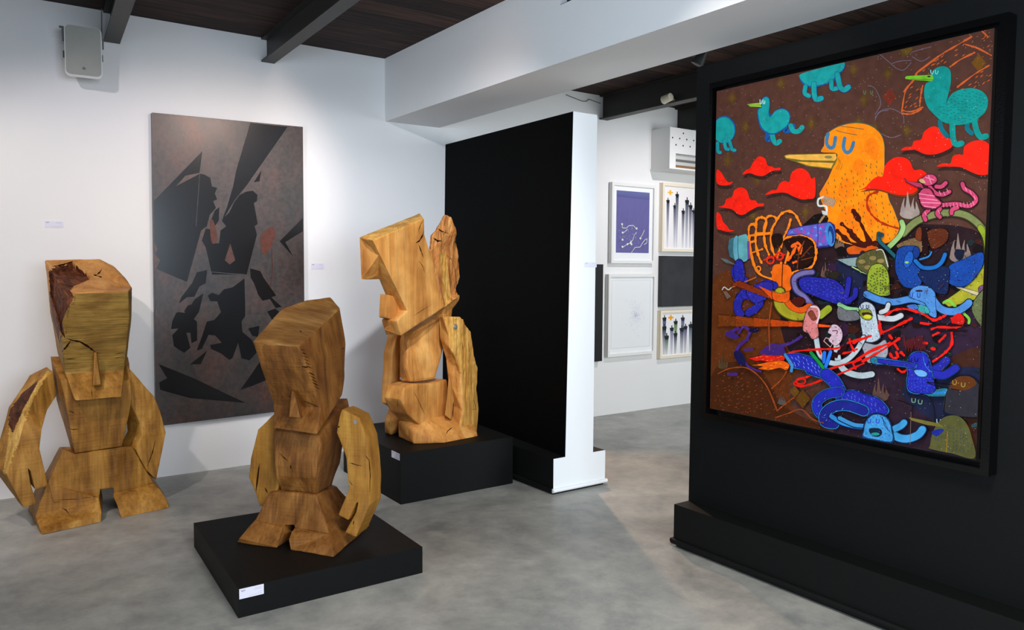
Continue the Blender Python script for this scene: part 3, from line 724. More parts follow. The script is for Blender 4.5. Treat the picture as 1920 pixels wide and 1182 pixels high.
# near arm with torn bark side
bm = bmesh.new()
a = [V(823, 594, u=.02), V(832, 596, u=.10), V(841, 627, u=.11), V(843, 654, u=.11), V(854, 671, u=.11), V(865, 700, u=.11), V(868, 772, u=.10), V(858, 815, u=.09), V(846, 811, u=.03), V(850, 753, u=.03), V(846, 787, u=.02), V(834, 779, u=.02), V(839, 744, u=.02), V(840, 713, u=.03), V(836, 673, u=.03), V(824, 634, u=.02)]
AU = .10
near = side([(829, 593), (863, 594), (883, 623), (889, 667), (895, 691), (893.5, 731), (898, 766), (894.5, 812), (858, 815.5), (868, 772), (865, 700), (854, 671), (843, 654), (841, 627)], AU)
far = side([(824, 594), (858, 594), (876, 623), (880, 667), (884, 691), (884, 731), (884, 766), (880, 808), (846, 811), (850, 760), (840, 713), (836, 673), (829, 650), (824, 634)], .015)
for i in (1, 2, 3, 4, 5, 6, 7): far[i].y = near[i].y
far[8] = V(846, 811, u=.015)
poly_solid(bm, near, far)
poly_solid(bm, side([(842, 700), (851, 752), (846, 788), (834, 779), (838, 745)], .06), side([(846, 700), (851, 752), (846, 788), (834, 779), (838, 745)], .005))
isbark = lambda co: .009 if co.x > AU-.03 and co.z > .22 and co.z < .78 and f3.pix(co)[0] > 842 else 0
hew(bm, .006, .024, .002, 28, isbark, .011)
recolour(bm, f3, [([(833, 596), (842, 627), (845, 655), (856, 671), (867, 700), (870, 772), (902, 772), (902, 592)], 1), ([(870, 772), (902, 766), (900, 820), (858, 818)], 2)])
cracks(bm, f3, [([(889, 735), (888, 750), (893, 768), (880, 768)], .003), ([(871, 690), (868, 705)], .003), ([(850, 753), (848, 770)], .003), ([(866, 640), (868, 660)], .003), ([(878, 640), (880, 670)], .003)], 3)
part(f3, 'arm', bm, [M['cedar'], M['cedar_gold'], M['cedar_gold'], M['crack']])
bm = bmesh.new()
h = V(853, 613, u=AU+.004); cyl(bm, h, h+Vector((.008, 0, 0)), .019, .017, n=18); cyl(bm, h, h+Vector((.016, 0, 0)), .009, n=6)
part(f3, 'bolt', bm, M['bolt'])
# far arm
bm = bmesh.new()
near = side([(745, 626), (736, 662), (733, 722), (732, 758), (749, 768), (750, 706), (752, 640), (760, 628)], -.24); far = [p+Vector((-.08, 0, 0)) for p in near]
poly_solid(bm, near, far); hew(bm, .006, .026, .0025, 29)
part(f3, 'arm', bm, M['cedar'])

# ------------------------------------------------------------------ flat art built from painted shapes
def spline(pts, closed=True, n=6):
    out = []; N = len(pts); rng = range(N if closed else N-1)
    for i in rng:
        g = lambda k: pts[k % N] if closed else pts[max(0, min(N-1, k))]
        p0, p1_, p2_, p3 = g(i-1), g(i), g(i+1), g(i+2)
        for k in range(n):
            t = k/n
            out.append(tuple(.5*((2*b)+(-a+c)*t+(2*a-5*b+4*c-d)*t*t+(-a+3*b-3*c+d)*t*t*t) for a, b, c, d in zip(p0, p1_, p2_, p3)))
    if not closed: out.append(pts[-1])
    return out
class Art:
    """layers of paint a few hundredths of a millimetre apart, on the plane ax = val; one mesh"""
    def __init__(s, ax, val, step, clip=None):
        s.bm = bmesh.new(); s.col = s.bm.loops.layers.float_color.new('Col'); s.ax, s.val, s.step, s.k = ax, val, step, 0
        s.clip = clip
    def put(s, pts, rgb, grad=None):
        s.k += 1
        vs_ = [s.bm.verts.new(on(x, y, s.ax, s.val-s.step*s.k)) for x, y in pts]
        try: f = s.bm.faces.new(vs_)
        except ValueError: return
        f.normal_update()
        if f.normal[s.ax] > 0: f.normal_flip()
        if len(vs_) > 4 and s.clip is None: pass
        c = lin(rgb)
        for i, l in enumerate(f.loops):
            l[s.col] = c if grad is None else lin(grad[vs_.index(l.vert)])
        if len(vs_) > 4: bmesh.ops.triangulate(s.bm, faces=[f])
    def clipped(s, pts):
        """Sutherland-Hodgman against the canvas outline (convex, pixel space)"""
        if not s.clip: return pts
        out = list(pts); cp = s.clip
        for i in range(len(cp)):
            ax_, ay = cp[i]; bx, by = cp[(i+1) % len(cp)]
            inside = lambda p: (bx-ax_)*(p[1]-ay)-(by-ay)*(p[0]-ax_) >= 0
            inp, out = out, []
            for j in range(len(inp)):
                a, b = inp[j-1], inp[j]
                ia, ib = inside(a), inside(b)
                if ia != ib:
                    d1 = (bx-ax_)*(a[1]-ay)-(by-ay)*(a[0]-ax_); d2 = (bx-ax_)*(b[1]-ay)-(by-ay)*(b[0]-ax_)
                    t = d1/(d1-d2); out.append((a[0]+(b[0]-a[0])*t, a[1]+(b[1]-a[1])*t))
                if ib: out.append(b)
            if not out: return []
        return out
def crop(reg, pts):
    x0, y0, sc = reg; return [(x0+x/sc, y0+y/sc) for x, y in pts]
RG = {'A': (1320, 20, 3.94), 'B': (1600, 20, 3.694), 'C': (1320, 300, 3.94), 'D': (1600, 300, 3.694), 'E': (1320, 560, 3.94), 'F': (1600, 560, 3.475), 'G': (1480, 220, 4.221), 'H': (1380, 360, 4.546), 'P': (0, 0, 1), 'S': (260, 190, 1.8765)}
def area2(p): return sum(p[i-1][0]*p[i][1]-p[i][0]*p[i-1][1] for i in range(len(p)))
class Painter:
    def __init__(s, art): s.a = art
    def blob(s, k, pts, rgb, smooth=True):
        p = crop(RG[k], pts); p = spline(p) if smooth else p
        full = p; p = s.a.clipped(p)
        if len(p) > 2: s.a.put(p, rgb)
        ar = abs(area2(full))/2
        if s.figures and ar > 110:      # inked outline and brushed hairs
            fr_ = s.rnd; dk = tuple(int(c*.32) for c in rgb); lt = tuple(min(255, int(c*1.25+14)) for c in rgb)
            s.figures = False
            s.line('P', full, 1.0 if ar < 900 else 1.3, dk, closed=True, smooth=False, jag=.5)
            n = int(ar/34)
            ang = fr_.uniform(-60, 60)
            s.dashes('P', full[::2] if smooth else full, n//2, 1.1, 4.5, ang, dk, 22); s.dashes('P', full[::2] if smooth else full, n//2, .9, 4, ang+20, lt, 22)
            s.figures = True
    figures = False; rnd = random.Random(5)
    def line(s, k, pts, w_, rgb, closed=False, smooth=True, jag=0):
        if s.figures and w_ >= 6:
            s.figures = False
            s.line(k, pts, w_+1.8, tuple(int(c*.32) for c in rgb), closed, smooth, jag); s.line(k, pts, w_, rgb, closed, smooth, jag)
            s.figures = True; return
        p = crop(RG[k], pts)
        if smooth and len(p) > 2: p = spline(p, closed, 5)
        if closed: p = p+[p[0]]
        L_, R_ = [], []
        for i in range(len(p)):
            a, b = p[max(i-1, 0)], p[min(i+1, len(p)-1)]
            if closed and i in (0, len(p)-1): a, b = p[-2], p[1]
            dx, dy = b[0]-a[0], b[1]-a[1]; l = math.hypot(dx, dy) or 1
            ww = w_/2*(1+jag*random.uniform(-1, 1))
            L_.append((p[i][0]-dy/l*ww, p[i][1]+dx/l*ww)); R_.append((p[i][0]+dy/l*ww, p[i][1]-dx/l*ww))
        s.a.k += 1
        for i in range(len(p)-1):
            q = s.a.clipped([L_[i], L_[i+1], R_[i+1], R_[i]])
            if len(q) > 2: s.a.k -= 1; s.a.put(q, rgb)
        s.a.k += 1
        if not closed:     # round ends
            for c in (p[0], p[-1]):
                q = s.a.clipped([(c[0]+math.cos(t)*w_/2, c[1]+math.sin(t)*w_/2) for t in [PI*2*j/10 for j in range(10)]])
                if len(q) > 2: s.a.put(q, rgb)
    def dashes(s, k, outline, n, w_, ln, ang, rgb, var=8):
        po = crop(RG[k], outline); po = spline(po); xs = [p[0] for p in po]; ys = [p[1] for p in po]
        s.a.k += 1; cells = []
        nx = max(1, int(math.sqrt(n*(max(xs)-min(xs))/(max(ys)-min(ys))))); ny = max(1, n//nx)
        for i in range(nx):
            for j in range(ny):
                x = min(xs)+(max(xs)-min(xs))*(i+.5+random.uniform(-.28, .28))/nx; y = min(ys)+(max(ys)-min(ys))*(j+.5+random.uniform(-.28, .28)+(i % 2)*.4)/ny
                if not inpoly((x, y), po): continue
                t = math.radians(ang+random.uniform(-var, var)); dx, dy = math.cos(t)*ln/2, math.sin(t)*ln/2; nxx, nyy = -math.sin(t)*w_/2, math.cos(t)*w_/2
                if not inpoly((x+dx, y+dy), po) or not inpoly((x-dx, y-dy), po): continue
                q = s.a.clipped([(x-dx, y-dy), (x+nxx, y+nyy), (x+dx, y+dy), (x-nxx, y-nyy)])
                if len(q) > 2: s.a.k -= 1; s.a.put(q, rgb)

# ------------------------------------------------------------------ steel panel on the back wall
PZY = WY-.045
st = thing('steel_panel_artwork', 'tall dark rusty steel panel with black angular shapes hanging on the white back wall', 'artwork', on(430, 780, 1, WY-.02))
q = [on(285, 211, 1, PZY), on(568, 238, 1, PZY), on(572.5, 766, 1, PZY), on(293, 800, 1, PZY)]
bm = bmesh.new()
poly_solid(bm, q, [p+Vector((0, .04, 0)) for p in q]); bevel(bm, .002)
loc(finish('panel', bm, M['rust'], st), st)
art = Art(1, PZY-.0004, .00004, [(286.5, 213), (566.5, 239.5), (571, 765), (294.5, 798)]); pt = Painter(art)
K = (8, 8, 10)
pt.blob('S', [(52, 352), (225, 175), (214, 252), (165, 262), (130, 300), (60, 345)], K, False)
pt.blob('S', [(52, 345), (120, 305), (215, 255), (232, 258), (252, 270), (258, 300), (276, 305), (268, 325), (276, 345), (262, 352), (272, 375), (250, 400), (240, 440), (220, 455), (170, 636), (60, 590), (76, 560), (58, 540), (66, 520), (50, 480)], K, False)
pt.blob('S', [(392, 76), (524, 90), (385, 290), (340, 345), (288, 430), (310, 375), (332, 300), (345, 235)], (16, 17, 22), False)
pt.blob('S', [(405, 285), (432, 243), (425, 282)], K, False)
pt.blob('S', [(355, 330), (378, 318), (402, 315), (418, 330), (416, 352), (405, 358), (419, 432), (408, 440), (416, 470), (380, 610), (258, 610), (236, 515), (222, 490), (236, 448), (262, 452), (270, 500), (283, 500), (288, 455), (308, 440), (290, 418), (318, 392), (338, 352)], K, False)
pt.blob('S', [(322, 500), (340, 560), (320, 575), (303, 560)], (92, 66, 60), False)
pt.blob('S', [(250, 430), (268, 385), (284, 372), (282, 420), (262, 448)], K, False)
pt.blob('S', [(582, 406), (496, 493), (543, 546), (516, 496), (582, 455)], K, False)
pt.blob('S', [(205, 602), (241, 594), (236, 640), (214, 652), (196, 688), (170, 690), (142, 712), (150, 690), (188, 640)], K, False)
pt.blob('S', [(228, 676), (212, 742), (190, 772), (160, 740), (172, 720), (186, 715), (196, 698)], K, False)
pt.blob('S', [(140, 742), (165, 745), (205, 775), (206, 842), (186, 852), (182, 815), (168, 815), (182, 868), (160, 886), (124, 862), (118, 824), (140, 800), (114, 802), (118, 775), (132, 745)], K, False)
pt.blob('S', [(243, 684), (258, 674), (282, 682), (300, 662), (330, 655), (372, 624), (376, 755), (362, 775), (365, 812), (398, 840), (418, 882), (390, 912), (362, 905), (350, 850), (330, 905), (318, 910), (290, 888), (255, 872), (252, 858), (292, 850), (270, 825), (246, 822), (222, 872), (204, 878), (222, 830), (240, 776), (266, 770), (290, 742), (276, 704), (252, 704)], K, False)
pt.blob('S', [(392, 588), (428, 598), (440, 622), (484, 684), (466, 690), (504, 724), (482, 728), (462, 696), (436, 702), (420, 680), (408, 645), (394, 620)], K, False)
pt.blob('S', [(452, 740), (480, 730), (500, 745), (470, 770)], K, False)
pt.blob('S', [(385, 800), (425, 790), (420, 830), (400, 826)], K, False)
pt.blob('S', [(180, 926), (241, 878), (218, 926)], K, False)
pt.blob('S', [(70, 925), (200, 978), (376, 1062), (180, 1045), (76, 1016), (72, 990), (100, 975)], K, False)
pt.blob('S', [(358, 1016), (426, 918), (452, 980), (400, 1002)], K, False)
for l in ([(225, 175), (215, 250), (202, 440)], [(392, 76), (345, 235), (290, 430)], [(524, 92), (385, 290)], [(52, 350), (225, 172)], [(376, 612), (376, 760)], [(240, 600), (372, 610)]):
    pt.line('S', l, .8, (96, 92, 92), smooth=False)
pt.blob('S', [(250, 425), (262, 420), (276, 470), (272, 498), (256, 494)], (98, 56, 44))
pt.blob('S', [(432, 470), (470, 440), (480, 470), (462, 520), (440, 540), (430, 510)], (96, 56, 46))
pt.line('S', [(468, 520), (470, 600), (464, 650)], 1.6, (84, 46, 36))
loc(finish('painted_shapes', art.bm, attr_mat('black_enamel_shapes', .24, .5, mottle=.5), st), st)

# ------------------------------------------------------------------ large painting on the right partition
ptg = thing('framed_painting', 'large colourful painting of an orange long-billed bird and red clouds in glossy black frame', 'painting', (3.06, 1.97, .72))
FX0 = 3.018
Y0, Y1, Z0, Z1 = 1.296, 2.637, .695, 2.345
t_ = .030
def frame_bar(bm, y0, y1, z0, z1, x0=FX0, x1=PX2-.001): box(bm, x0, x1, y0, y1, z0, z1)
bm = bmesh.new()
frame_bar(bm, Y0, Y0+t_, Z0, Z1); frame_bar(bm, Y1-t_*.6, Y1, Z0, Z1); frame_bar(bm, Y0+t_, Y1-t_*.6, Z0, Z0+t_*.8); frame_bar(bm, Y0+t_, Y1-t_*.6, Z1-t_*.9, Z1)
frame_bar(bm, Y0+t_, Y1-t_*.6, Z0+t_*.8, Z1-t_*.9, 3.063, PX2-.002)
bevel(bm, .003)
loc(finish('frame', bm, M['frame_black'], ptg), ptg)
CXP = 3.036
bm = bmesh.new(); box(bm, CXP+.0002, 3.061, 1.349, 2.607, .742, 2.305)
loc(finish('stretcher', bm, mat('dark_canvas_edge', (44, 34, 30), .7), ptg), ptg)
def pxl(y, z):
    P = Vector((CXP, y, z))-EYEP; w_ = P.dot(CF); return (P.dot(CR)/w_*FPX+960, P.dot(CD)/w_*FPX+591)
CL = [pxl(2.606, 2.304), pxl(1.350, 2.304), pxl(1.350, .743), pxl(2.606, .743)]
#PAINT_BEGIN
art = Art(0, CXP, .00001, CL); pt = Painter(art); B_, L_, D_ = pt.blob, pt.line, pt.dashes
art.put(CL, (84, 52, 42))
# large washes of ground colour
B_('P', [(1340, 520), (1500, 560), (1560, 640), (1480, 720), (1500, 830), (1400, 800), (1330, 790)], (98, 48, 18))
B_('P', [(1480, 480), (1600, 440), (1720, 420), (1860, 460), (1862, 700), (1700, 720), (1560, 700), (1470, 640)], (40, 24, 28))
B_('P', [(1600, 640), (1760, 600), (1862, 640), (1862, 870), (1640, 830), (1560, 800)], (46, 30, 44))
B_('P', [(1342, 690), (1420, 690), (1470, 760), (1540, 800), (1600, 840), (1342, 800)], (74, 36, 16))
B_('P', [(1700, 600), (1800, 560), (1862, 600), (1862, 720), (1780, 740)], (48, 30, 50))
B_('P', [(1760, 700), (1862, 660), (1866, 870), (1800, 850)], (64, 34, 24))
for k, q_ in (('P', [(1690, 730), (1790, 690), (1862, 700), (1862, 760), (1760, 790)]), ('P', [(1560, 500), (1640, 480), (1660, 560), (1590, 600)])): B_(k, q_, (30, 34, 62))
# olive lozenges
def loz(x, y, w_, h_, c): B_('P', [(x, y-h_), (x+w_, y), (x, y+h_), (x-w_, y)], c, False)
for x, y in ((1373, 185), (1398, 238), (1464, 157), (1521, 232), (1600, 130), (1620, 188), (1664, 138), (1694, 95), (1610, 230), (1640, 240), (1365, 300), (1420, 335), (1412, 405), (1510, 398), (1700, 245), (1835, 118), (1790, 300), (1700, 330)):
    loz(x, y, 10, 15, (88, 60, 32)); loz(x, y, 5, 8, (98, 70, 28))
loz(1668, 182, 13, 17, (116, 46, 32)); loz(1835, 118, 14, 17, (112, 72, 22)); loz(1700, 92, 12, 12, (104, 76, 26))
# faint chalk loops at the top
for q_ in ([(180, 300), (240, 350), (300, 400), (350, 410), (400, 360)], [(260, 370), (320, 350), (400, 345)], [(400, 290), (460, 270), (540, 250)], [(410, 320), (470, 350), (530, 320)], [(150, 760), (180, 700), (260, 680), (340, 720), (350, 780)], [(190, 850), (260, 880), (330, 860)], [(100, 520), (150, 540), (190, 640), (150, 720)], [(150, 740), (190, 700), (240, 690)]):
    L_('B', q_, 1.3, (112, 96, 112))
for x in (70, 118): L_('B', [(x, 555), (x+4, 575), (x+12, 578), (x+16, 556)], 1.6, (92, 108, 60))
# orange chalk house strokes upper right
OC = (206, 92, 42)
for q_ in ([(820, 180), (700, 250), (600, 310), (440, 430)], [(955, 310), (860, 260), (780, 235)], [(840, 290), (740, 340), (670, 390)], [(940, 380), (840, 440), (720, 530)], [(400, 500), (360, 560), (335, 700)], [(335, 690), (400, 700), (480, 670)], [(335, 712), (400, 716), (470, 685)], [(480, 520), (465, 600), (460, 660)], [(440, 430), (410, 490), (350, 560)], [(880, 130), (930, 180)]):
    L_('B', q_, 2.8, OC, jag=.5)
for q_ in ([(860, 120), (940, 100), (955, 280), (900, 250)], [(460, 420), (760, 220), (800, 300), (640, 400)], [(730, 520), (950, 380), (950, 520), (760, 560)], [(360, 560), (480, 500), (470, 650), (350, 690)], [(520, 380), (640, 300), (660, 340), (560, 400)]):
    D_('B', q_, 22, 2, 9, -38, OC, 12)
D_('B', [(700, 150), (950, 110), (950, 380), (820, 320)], 40, 1.4, 4, -30, (170, 110, 60), 40)
# red clouds with soft dark undersides
RD = (252, 34, 16)
clouds = [('C', [(285, 108), (310, 75), (340, 60), (365, 15), (405, -25), (450, -10), (470, 40), (505, 50), (520, 62), (562, 58), (562, 76), (520, 78), (480, 95), (440, 118), (390, 116), (340, 98)]),
          ('C', [(453, 258), (500, 225), (535, 220), (560, 175), (595, 155), (630, 162), (645, 100), (690, 65), (740, 68), (775, 100), (795, 140), (820, 135), (820, 270), (770, 288), (720, 292), (660, 270), (610, 245), (550, 242)]),
          ('C', [(108, 348), (150, 330), (165, 290), (205, 275), (225, 225), (270, 203), (315, 225), (340, 290), (380, 300), (400, 322), (440, 322), (436, 342), (400, 345), (350, 370), (290, 405), (250, 400), (205, 365), (150, 355)]),
          ('C', [(95, 75), (125, 90), (150, 130), (180, 165), (212, 160), (195, 180), (150, 190), (95, 170)]),
          ('C', [(95, 390), (125, 410), (140, 455), (175, 495), (185, 515), (225, 522), (180, 532), (130, 520), (95, 500)]),
          ('B', [(332, 968), (360, 945), (405, 940), (420, 905), (470, 890), (490, 840), (540, 805), (590, 812), (640, 860), (680, 900), (685, 940), (640, 970), (570, 995), (500, 995), (430, 965), (400, 965)]),
          ('B', [(578, 1080), (620, 1058), (672, 1058), (690, 1010), (730, 995), (760, 998), (770, 940), (830, 905), (900, 900), (950, 940), (980, 1000), (980, 1110), (930, 1135), (870, 1138), (800, 1110), (740, 1085), (650, 1080)])]
for k, q_ in clouds: B_(k, [(x+6, y+26) for x, y in q_], (56, 33, 28))
for k, q_ in clouds: B_(k, q_, RD)
# teal four-legged birds
TE, TED = (24, 152, 150), (24, 84, 150)
def ell(cx, cy, rx, ry, n=14, a=0): return [(cx+rx*math.cos(t)*math.cos(a)-ry*math.sin(t)*math.sin(a), cy+rx*math.cos(t)*math.sin(a)+ry*math.sin(t)*math.cos(a)) for t in [2*PI*i/n for i in range(n)]]
for q_ in ([(95, 790), (160, 788), (205, 800), (228, 850), (222, 920), (195, 960), (140, 985), (95, 985)],): B_('A', ell(150, 880, 84, 102), TED); B_('A', ell(146, 884, 80, 96), TE)
for q_ in ([(150, 960), (160, 1015), (180, 1025)], [(185, 950), (205, 1020), (228, 1032)], [(100, 980), (104, 1040), (120, 1048)]): L_('A', q_, 7, TED); L_('A', q_, 5.6, TE)
for q_ in ([(470, 900), (465, 950), (490, 955)], [(600, 860), (600, 890), (650, 880), (660, 850)], ): L_('A', q_, 8, TED)
for q_ in ([(500, 900), (515, 960), (535, 980), (560, 965)], [(640, 850), (660, 890), (700, 890), (725, 862)]): L_('A', q_, 9, TE)
B_('A', [(425, 660), (450, 634), (480, 645), (488, 690), (482, 750), (500, 768), (530, 735), (580, 722), (625, 745), (638, 790), (620, 850), (570, 890), (520, 915), (470, 910), (420, 870), (398, 800), (395, 730), (425, 710)], TED)
B_('A', [(428, 664), (452, 640), (478, 650), (484, 700), (476, 760), (490, 785), (530, 742), (580, 728), (620, 750), (632, 795), (614, 846), (565, 884), (520, 905), (475, 900), (428, 862), (406, 800), (402, 735), (428, 712)], TE)
B_('A', [(318, 692), (420, 680), (424, 712), (340, 708)], (150, 196, 60), False); L_('A', [(325, 697), (424, 698)], .9, (40, 70, 40))
for x in (414, 436): L_('A', [(x, 658), (x+1, 682), (x+10, 688), (x+14, 666)], 1.5, (180, 220, 220))
B_('A', [(705, 480), (760, 455), (880, 425), (1030, 388), (1030, 440), (985, 480), (960, 520), (900, 545), (820, 568), (760, 560), (720, 530)], TED)
B_('A', [(705, 478), (760, 452), (880, 420), (1030, 380), (1024, 436), (978, 474), (950, 510), (900, 535), (820, 556), (764, 550), (725, 520)], TE)
for q_ in ([(750, 560), (745, 610), (775, 630)], [(940, 520), (945, 575), (980, 575)]): L_('A', q_, 9, TED); L_('A', q_, 7.5, TE)
for q_ in ([(812, 540), (815, 620), (830, 655), (866, 648)], [(985, 470), (1005, 560), (1035, 585), (1068, 565)]): L_('A', q_, 11, TED); L_('A', q_, 9, TE)
for q_ in ([(600, 770), (610, 820), (650, 870)], [(790, 780), (790, 820), (820, 850)]): L_('B', q_, 9, (16, 106, 116))
for q_ in ([(685, 760), (690, 880), (710, 925), (750, 920)], [(835, 730), (850, 820), (880, 875), (920, 870)]): L_('B', q_, 11, (18, 140, 132))
B_('B', [(545, 430), (570, 400), (620, 385), (660, 400), (676, 440), (672, 520), (652, 610), (690, 570), (750, 545), (830, 538), (900, 565), (932, 620), (920, 690), (880, 735), (820, 775), (740, 792), (680, 788), (620, 770), (560, 720), (510, 660), (490, 580), (500, 510), (545, 480)], (18, 142, 134))
D_('B', [(660, 600), (760, 550), (880, 570), (920, 640), (870, 730), (740, 780), (620, 740), (560, 690)], 130, 1.5, 5, 10, (10, 92, 96))
D_('B', [(560, 470), (650, 430), (650, 580), (560, 680), (510, 600)], 40, 1, 4, 60, (12, 108, 108))
L_('B', [(660, 600), (650, 618), (646, 640)], 1.3, (8, 70, 84))
B_('B', [(358, 462), (370, 453), (548, 444), (554, 470), (545, 490), (400, 478), (362, 474)], (116, 186, 42), False); B_('B', ell(524, 456, 12, 6), (30, 60, 20)); L_('B', [(400, 473), (548, 480)], .8, (50, 90, 30))
for x in (536, 568): L_('B', [(x, 412), (x+2, 434), (x+12, 438), (x+20, 418)], 1.6, (120, 208, 210))
# big orange bird
OR = (252, 136, 14)
BIRD = [(255, 275), (275, 225), (285, 150), (350, 95), (430, 62), (520, 48), (600, 55), (670, 85), (725, 140), (750, 220), (752, 320), (752, 430), (768, 560), (790, 660), (820, 720), (850, 800), (870, 860), (850, 930), (800, 985), (700, 1010), (600, 1030), (500, 1010), (400, 980), (320, 900), (290, 800), (300, 700), (240, 620), (265, 560), (310, 480), (345, 400), (370, 340), (372, 285)]
B_('G', [(x*1.012-4, y*1.012-10) for x, y in BIRD], (74, 86, 66))
B_('G', BIRD, OR)
for q_ in ([(590, 230), (650, 160), (710, 230), (690, 330), (640, 320)], [(505, 390), (545, 325), (590, 370), (560, 460)], [(400, 520), (460, 480), (490, 560), (450, 650), (390, 610)], [(240, 610), (300, 560), (330, 700), (300, 760)], [(400, 760), (500, 700), (560, 860), (500, 960), (380, 880)], [(560, 700), (640, 640), (700, 760), (640, 880)]): B_('G', q_, (250, 122, 14))
B_('G', [(460, 1035), (560, 1010), (700, 1030), (650, 1070), (500, 1085), (465, 1075)], (206, 84, 16))
GR = (96, 92, 44)
D_('G', [(430, 430), (600, 370), (740, 330), (760, 560), (860, 860), (800, 980), (560, 960), (420, 800), (300, 640), (300, 500)], 190, 2.0, 6.5, 78, GR, 9)
D_('G', [(600, 110), (680, 120), (730, 220), (640, 340), (520, 420), (520, 320), (590, 230)], 46, .9, 2.6, 80, (170, 90, 20))
for q_ in ([(410, 72), (500, 82), (588, 95)], [(370, 105), (450, 125), (535, 140)]): L_('G', q_, 1.3, (96, 92, 60))
for x, y in ((300, 140), (430, 170)):
    q_ = [(x+6, y-8), (x-6, y+60), (x+20, y+100), (x+52, y+90), (x+64, y+20)] if x == 300 else [(x+8, y-4), (x-2, y+70), (x+24, y+110), (x+58, y+90), (x+78, y+30)]
    L_('G', q_, 6.6, (62, 118, 154))
B_('G', [(-45, 305), (-10, 292), (372, 284), (380, 330), (362, 375), (335, 412), (150, 392), (40, 352), (-30, 330)], (112, 100, 40), False)
B_('G', [(-36, 305), (0, 298), (368, 290), (374, 325), (358, 345), (60, 338), (-25, 322)], (234, 172, 72), False)
B_('G', [(60, 352), (350, 362), (330, 402), (160, 384)], (236, 166, 56), False)
B_('G', ell(308, 315, 30, 12), (130, 120, 66)); L_('G', [(-20, 325), (180, 350), (352, 356)], 1.1, (112, 100, 40))
for q_ in ([(388, 320), (394, 360), (368, 410)], [(402, 340), (404, 370), (384, 412)], [(418, 360), (416, 390), (404, 414)]): L_('G', q_, .9, (150, 100, 20))
# red cloud over the bird's back
q_ = [(555, 575), (600, 555), (650, 500), (700, 468), (738, 465), (760, 380), (820, 325), (890, 315), (950, 345), (985, 415), (1040, 415), (1085, 445), (1060, 470), (1010, 500), (1008, 580), (940, 612), (860, 614), (790, 595), (720, 572), (650, 565)]
B_('G', [(x+10, y+16) for x, y in q_], (120, 52, 20)); B_('G', q_, (252, 32, 14))
L_('G', [(700, 590), (630, 620), (615, 690), (650, 770), (740, 840), (860, 880)], 4, (176, 46, 12), jag=.5)
for q_ in ([(415, 845), (500, 920), (560, 1000)], [(505, 740), (560, 830), (640, 1000)], [(470, 900), (560, 990), (700, 1000)], [(380, 900), (480, 990), (600, 1020)]): L_('G', q_, 8, (66, 18, 12), jag=.6)
# paint roller, white flames
B_('G', [(100, 860), (200, 770), (280, 755), (310, 800), (290, 870), (180, 900)], (22, 14, 12), False)
L_('G', [(290, 760), (240, 830)], 4, (150, 120, 84), smooth=False)
L_('G', [(270, 632), (230, 650), (232, 700), (290, 705), (296, 760)], 3.6, (206, 216, 206))
B_('G', [(275, 622), (370, 650), (350, 712), (262, 680)], (176, 142, 112), False); D_('G', [(270, 625), (372, 650), (350, 712), (262, 680)], 60, 1, 2.2, 20, (96, 70, 52), 60)
B_('G', [(256, 738), (306, 748), (300, 776), (262, 768)], (196, 200, 200), False)
def flame(k, x, y, s, c):
    for dx, h_, w_, ln in ((-.62, 1.5, .26, .12), (-.15, 2.1, .3, -.05), (.3, 1.5, .24, .1), (.72, 1.15, .24, -.12)):
        B_(k, [(x+(dx-w_)*s, y), (x+(dx-w_*.6)*s, y-h_*.5*s), (x+(dx+ln)*s, y-h_*s), (x+(dx+w_*.35)*s, y-h_*.55*s), (x+(dx+w_)*s, y)], c)
    B_(k, ell(x, y+.05*s, s*.95, s*.5, 12), c)
flame('D', 390, 370, 72, (158, 140, 132)); flame('D', 740, 670, 78, (128, 110, 104)); flame('C', 1000, 640, 38, (112, 88, 70)); flame('C', 905, 850, 46, (100, 72, 64)); flame('F', 175, 640, 58, (92, 66, 60)); flame('E', 140, 500, 40, (84, 62, 40)); flame('E', 575, 770, 30, (96, 84, 80))
rm = random.Random(11)
for i in range(120):
    x, y = rm.uniform(1480, 1855), rm.uniform(450, 700); r_ = rm.uniform(5, 16); c = rm.choice([(20, 12, 14), (34, 14, 14), (22, 26, 46), (58, 26, 18), (40, 34, 22), (48, 26, 50), (28, 38, 40), (16, 10, 12)])
    B_('P', [(x+r_*rm.uniform(.5, 1.3)*math.cos(t), y+r_*rm.uniform(.4, 1)*math.sin(t)) for t in [PI*j/4 for j in range(8)]], c)
for i in range(70):
    x, y = rm.uniform(1560, 1858), rm.uniform(640, 840); c = rm.choice([(70, 34, 22), (40, 32, 58), (34, 30, 40), (56, 30, 26)]); L_('P', [(x, y), (x+rm.uniform(-7, 7), y+rm.uniform(4, 14))], 1.2, c, smooth=False)
# olive-green hose loop at the right
pt.figures = True
for w_, c in ((15, (70, 74, 46)), (12, (122, 128, 76))): L_('D', [(345, 510), (430, 430), (540, 385), (660, 365), (770, 380), (850, 430), (905, 500), (930, 600), (925, 700), (885, 800), (800, 880)], w_, c)
L_('D', [(880, 470), (918, 540), (930, 640), (915, 740), (870, 830)], 11, (134, 152, 42))
D_('D', [(880, 460), (950, 540), (950, 700), (880, 860), (850, 800), (910, 700), (905, 560)], 40, 1.2, 2.4, 90, (60, 84, 30))
B_('D', [(620, 985), (700, 930), (800, 860), (860, 760), (950, 740), (948, 860), (860, 960), (740, 1000), (660, 1020)], (160, 156, 40), False)
L_('D', [(625, 990), (660, 975), (700, 1010), (760, 1060), (800, 1100), (800, 1130)], 5, (124, 190, 66))
B_('D', [(700, 868), (880, 920), (930, 960), (880, 950), (720, 890)], (196, 180, 140), False); B_('D', [(870, 880), (940, 870), (940, 960), (880, 950)], (110, 70, 110)); B_('D', [(820, 1010), (945, 880), (948, 1180), (880, 1150)], (96, 104, 66))
